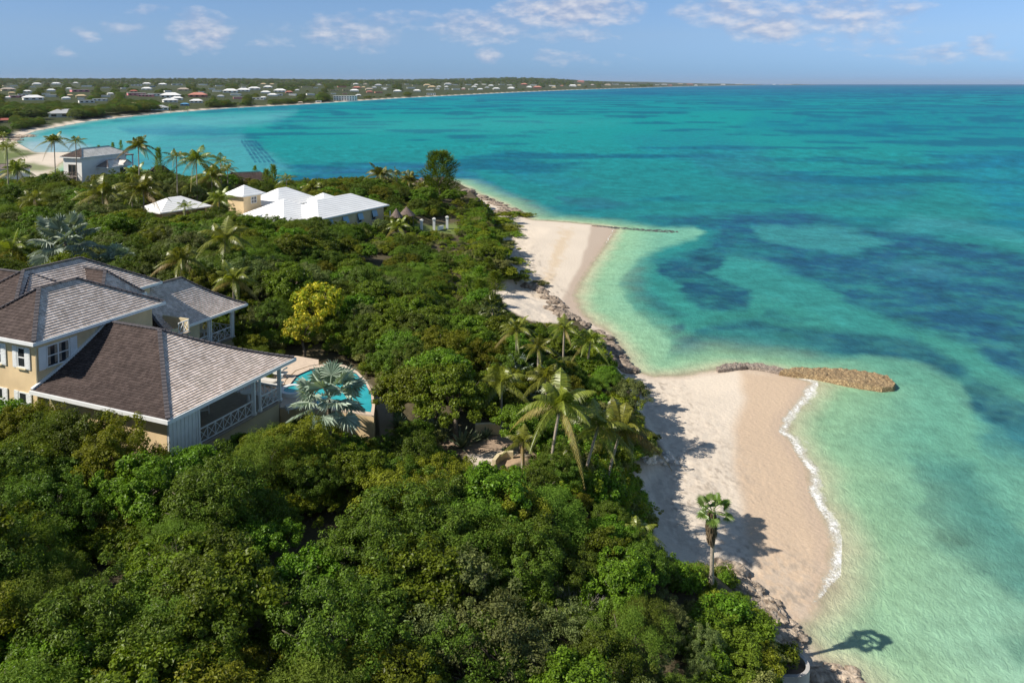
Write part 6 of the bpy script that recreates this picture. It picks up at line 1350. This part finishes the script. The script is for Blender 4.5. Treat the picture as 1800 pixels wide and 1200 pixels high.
for i, (x, y, s) in enumerate([(1131,802,.45),(1141,806,.5),(1150,801,.4),(1160,812,.6),(1146,813,.35),(1176,808,.45),(1186,815,.35),(1170,800,.35),(1136,812,.35),(1196,806,.25),(1200,820,.22)]):
    V, Q = rock_mesh(200+i, flat=.75); g_ = hit(x, y); o_ = link('boulder', np_mesh('boulder', V*[s*1.2, s, s], Q, [MT['paverock']]), None, (g_.x, g_.y, g_.z+s*.15))
    tag(o_, 'pale boulder on the sand below the leaning palms, %s' % (ORD[sorted(range(11), key=lambda q_: [1131,1141,1150,1160,1146,1176,1186,1170,1136,1196,1200][q_]).index(i)] if i != 10 else 'rightmost'), 'boulder', 'pale boulders at the edge of the bushes')
# stone spur running out from the near beach
def ribbon(pix_l, pix_r, z, name, mt, label, zt=.45, seed=0, cat='groyne'):
    L = [up(x, y, 0) for x, y in pix_l]; R = [up(x, y, 0) for x, y in pix_r]; parts = []
    def res(P, n):
        d = [0]; 
        for a, b_ in zip(P[:-1], P[1:]): d.append(d[-1]+(b_-a).length)
        t = np.linspace(0, d[-1], n); return np.stack([np.interp(t, d, [p[q] for p in P]) for q in range(3)], 1)
    nl_, nw = 170, 26; A = res(L, nl_); B = res(R, nl_); w_ = np.linspace(0, 1, nw)[None, :, None]; G_ = A[:, None]*(1-w_)+B[:, None]*w_
    x, y = G_[..., 0], G_[..., 1]; e_ = np.sin(np.pi*w_[..., 0]); st = fbm(x*2.6, y*2.6, 3, seed); cell = vnoise(x*3.4, y*3.4, seed+9)
    ends = np.minimum(1, np.minimum(np.arange(nl_), np.arange(nl_)[::-1])/6.0)[:, None]
    G_[..., 2] = -.25+(zt+.25)*np.clip(e_*5.0, 0, 1)*np.clip(ends*2+.2, 0, 1)+(st-.5)*.26+(cell-.5)*.16
    base = tuple(A[0]); V = (G_-np.array(base)).reshape(-1, 3); ix = np.arange(nl_*nw).reshape(nl_, nw); Q = np.stack([ix[:-1, :-1], ix[:-1, 1:], ix[1:, 1:], ix[1:, :-1]], -1).reshape(-1, 4)
    v1, v2 = V[Q[0, 1]]-V[Q[0, 0]], V[Q[0, 2]]-V[Q[0, 0]]
    if np.cross(v1, v2)[2] < 0: Q = Q[:, ::-1]
    o_ = link(name, np_mesh(name, V, Q, [MT[mt]], False), None, base); tag(o_, label, cat); return o_
def spurmat(name, c1, c2, c3):
    m, n, l, b = newmat(name); b.inputs['Roughness'].default_value = .95; t = N(n, 'ShaderNodeTexCoord'); v = N(n, 'ShaderNodeTexVoronoi'); v.inputs['Scale'].default_value = 4.6; l.new(t.outputs['Object'], v.inputs['Vector'])
    v2 = N(n, 'ShaderNodeTexVoronoi', feature='DISTANCE_TO_EDGE'); v2.inputs['Scale'].default_value = 4.6; l.new(t.outputs['Object'], v2.inputs['Vector'])
    s = N(n, 'ShaderNodeSeparateColor'); l.new(v.outputs['Color'], s.inputs[0]); mx = N(n, 'ShaderNodeMix', data_type='RGBA'); mx.inputs[6].default_value = (*c1, 1); mx.inputs[7].default_value = (*c2, 1); l.new(s.outputs[0], mx.inputs[0])
    m2 = N(n, 'ShaderNodeMix', data_type='RGBA'); m2.inputs[6].default_value = (*c3, 1); l.new(mx.outputs[2], m2.inputs[7]); l.new(M(n, l, 'MULTIPLY', v2.outputs['Distance'], 7.0, clamp=True), m2.inputs[0]); l.new(m2.outputs[2], b.inputs['Base Color'])
    bp = N(n, 'ShaderNodeBump'); bp.inputs['Strength'].default_value = .8; bp.inputs['Distance'].default_value = .12; l.new(M(n, l, 'MINIMUM', v2.outputs['Distance'], .2), bp.inputs['Height']); l.new(bp.outputs[0], b.inputs['Normal']); return m
MT['spur'] = spurmat('golden_rubble', (.27, .185, .095), (.42, .31, .17), (.12, .08, .045)); MT['spur_grey'] = spurmat('grey_rubble', (.24, .19, .16), (.36, .30, .25), (.12, .10, .08)); MT['spur_wet'] = spurmat('wet_rubble', (.05, .06, .065), (.10, .10, .10), (.03, .04, .04))
ribbon([(1372,656),(1410,652),(1450,652),(1500,655),(1540,660),(1562,667),(1573,678),(1574,684)], [(1368,660),(1400,664),(1432,668),(1460,674),(1490,681),(1520,686),(1550,690),(1572,688)], .5, 'rubble_spur', 'spur', 'golden-brown rubble breakwater ending in a broad rounded tip', .5, 1)
ribbon([(1268,648),(1290,641),(1330,641),(1360,647),(1385,654),(1400,657)], [(1280,652),(1300,649),(1330,651),(1355,656),(1378,661),(1398,663)], .5, 'rubble_spur', 'spur_grey', 'grey weathered start of the breakwater at the beach corner', .32, 2)
ribbon([(1258,651),(1275,644),(1300,644),(1313,648)], [(1262,656),(1280,655),(1300,652),(1314,650)], .5, 'rubble_spur', 'spur_grey', 'short pile of flat grey stones beside the breakwater start', .4, 4)
ribbon([(1040,396),(1090,400),(1140,403),(1180,405),(1194,407)], [(1040,398),(1090,403),(1140,407),(1180,410),(1194,409)], .3, 'submerged_spur', 'spur_wet', 'dark half-submerged stone spur at the far beach tip', .03, 3)
outcrop([(1046,398),(1048,399)], .5, 'few stones where the far spur leaves the sand', 'rock_dark', 12)
# round stone planter at the bottom
pc = up(1386, 1163, 3.2); pcb = (pc.x, pc.y, 0); n_ = 40; R_ = 1.0
pl = thing('round_planter', (pc.x, pc.y, 1), 'curved weathered concrete planter wall holding bushes at the lower right of the thicket', 'planter'); bz = (pc.x, pc.y, 1)
def stad(r): return [(pc.x-.9+r*math.cos(t) + (.9 if math.cos(t) > 0 else -1.5), pc.y+r*math.sin(t)) for t in [2*math.pi*k/n_ for k in range(n_)]]
O_, I_ = stad(1.0), stad(.82); mb = MB(bz); ring_fill(mb, O_, I_, 3.2)
for i in range(n_):
    j = (i+1) % n_; mb.face([(*O_[i], -.5), (*O_[j], -.5), (*O_[j], 3.2), (*O_[i], 3.2)], 0, None, False); mb.face([(*I_[j], 2.8), (*I_[i], 2.8), (*I_[i], 3.2), (*I_[j], 3.2)])
mb.build('wall', MT['concrete'], pl); mb = MB(bz); mb.face([(*p, 2.9) for p in I_]); mb.build('soil', MT['wood'], pl)
for i, (dx_, dy_, s_) in enumerate(((-.2, .1, .62), (-1.5, .2, .8))):
    root = thing('low_shrub', (pc.x+dx_, pc.y+dy_, 2.9), ['compact green bush filling the tip of the round planter', 'wider green bush filling the back of the round planter'][i], 'shrub'); cmn, tmn = KIND['shrub']['m'][i]
    for nm_, me_ in (('crown', cmn), ('trunk', tmn)): c = link(nm_, me_, root); c.scale = (s_, s_, s_); c.rotation_euler = (0, 0, i)
# low curved wall by the sand below the palms, and step walls at the clearing
def wallstrip(pix, h, w_, mt, name, label, cat='wall'):
    P = [hit(x, y) for x, y in pix]; b = tuple(P[0]); mb = MB(b)
    for p, q in zip(P[:-1], P[1:]): mb.bar(p+Vector((0, 0, h*.5-.3)), q+Vector((0, 0, h*.5-.3)), w_, h+.6)
    o_ = mb.build(name, MT[mt]); tag(o_, label, cat); return o_
wallstrip([(868,822),(876,812),(890,806),(902,806)], .5, .25, 'stucco2', 'garden_step_wall', 'short curved garden wall at the right of the sandy clearing')
wallstrip([(835,765),(858,763),(880,764)], .8, .3, 'stucco2', 'garden_wall', 'shaded cream garden wall under the seagrape at the clearing')

# ------------------------------------------------------------ sea air
HZ = bpy.data.meshes.new('haze'); x0, x1, y0, y1, z0, z1 = -33000, 33000, -700, 33000, -4.5, 130
HZ.from_pydata([(x0,y0,z0),(x1,y0,z0),(x1,y1,z0),(x0,y1,z0),(x0,y0,z1),(x1,y0,z1),(x1,y1,z1),(x0,y1,z1)], [], [(3,2,1,0),(4,5,6,7),(0,1,5,4),(1,2,6,5),(2,3,7,6),(3,0,4,7)])
hm = bpy.data.materials.new('haze'); hm.use_nodes = True; hn = hm.node_tree.nodes; hl = hm.node_tree.links; hn.clear()
ho = hn.new('ShaderNodeOutputMaterial'); pv = hn.new('ShaderNodeVolumePrincipled'); pv.inputs['Color'].default_value = (.80, .88, 1, 1); pv.inputs['Density'].default_value = 2.2e-5; pv.inputs['Anisotropy'].default_value = 0.2
hl.new(pv.outputs[0], ho.inputs['Volume']); HZ.materials.append(hm); hz_o = link('haze', HZ); tag(hz_o, kind='stuff')
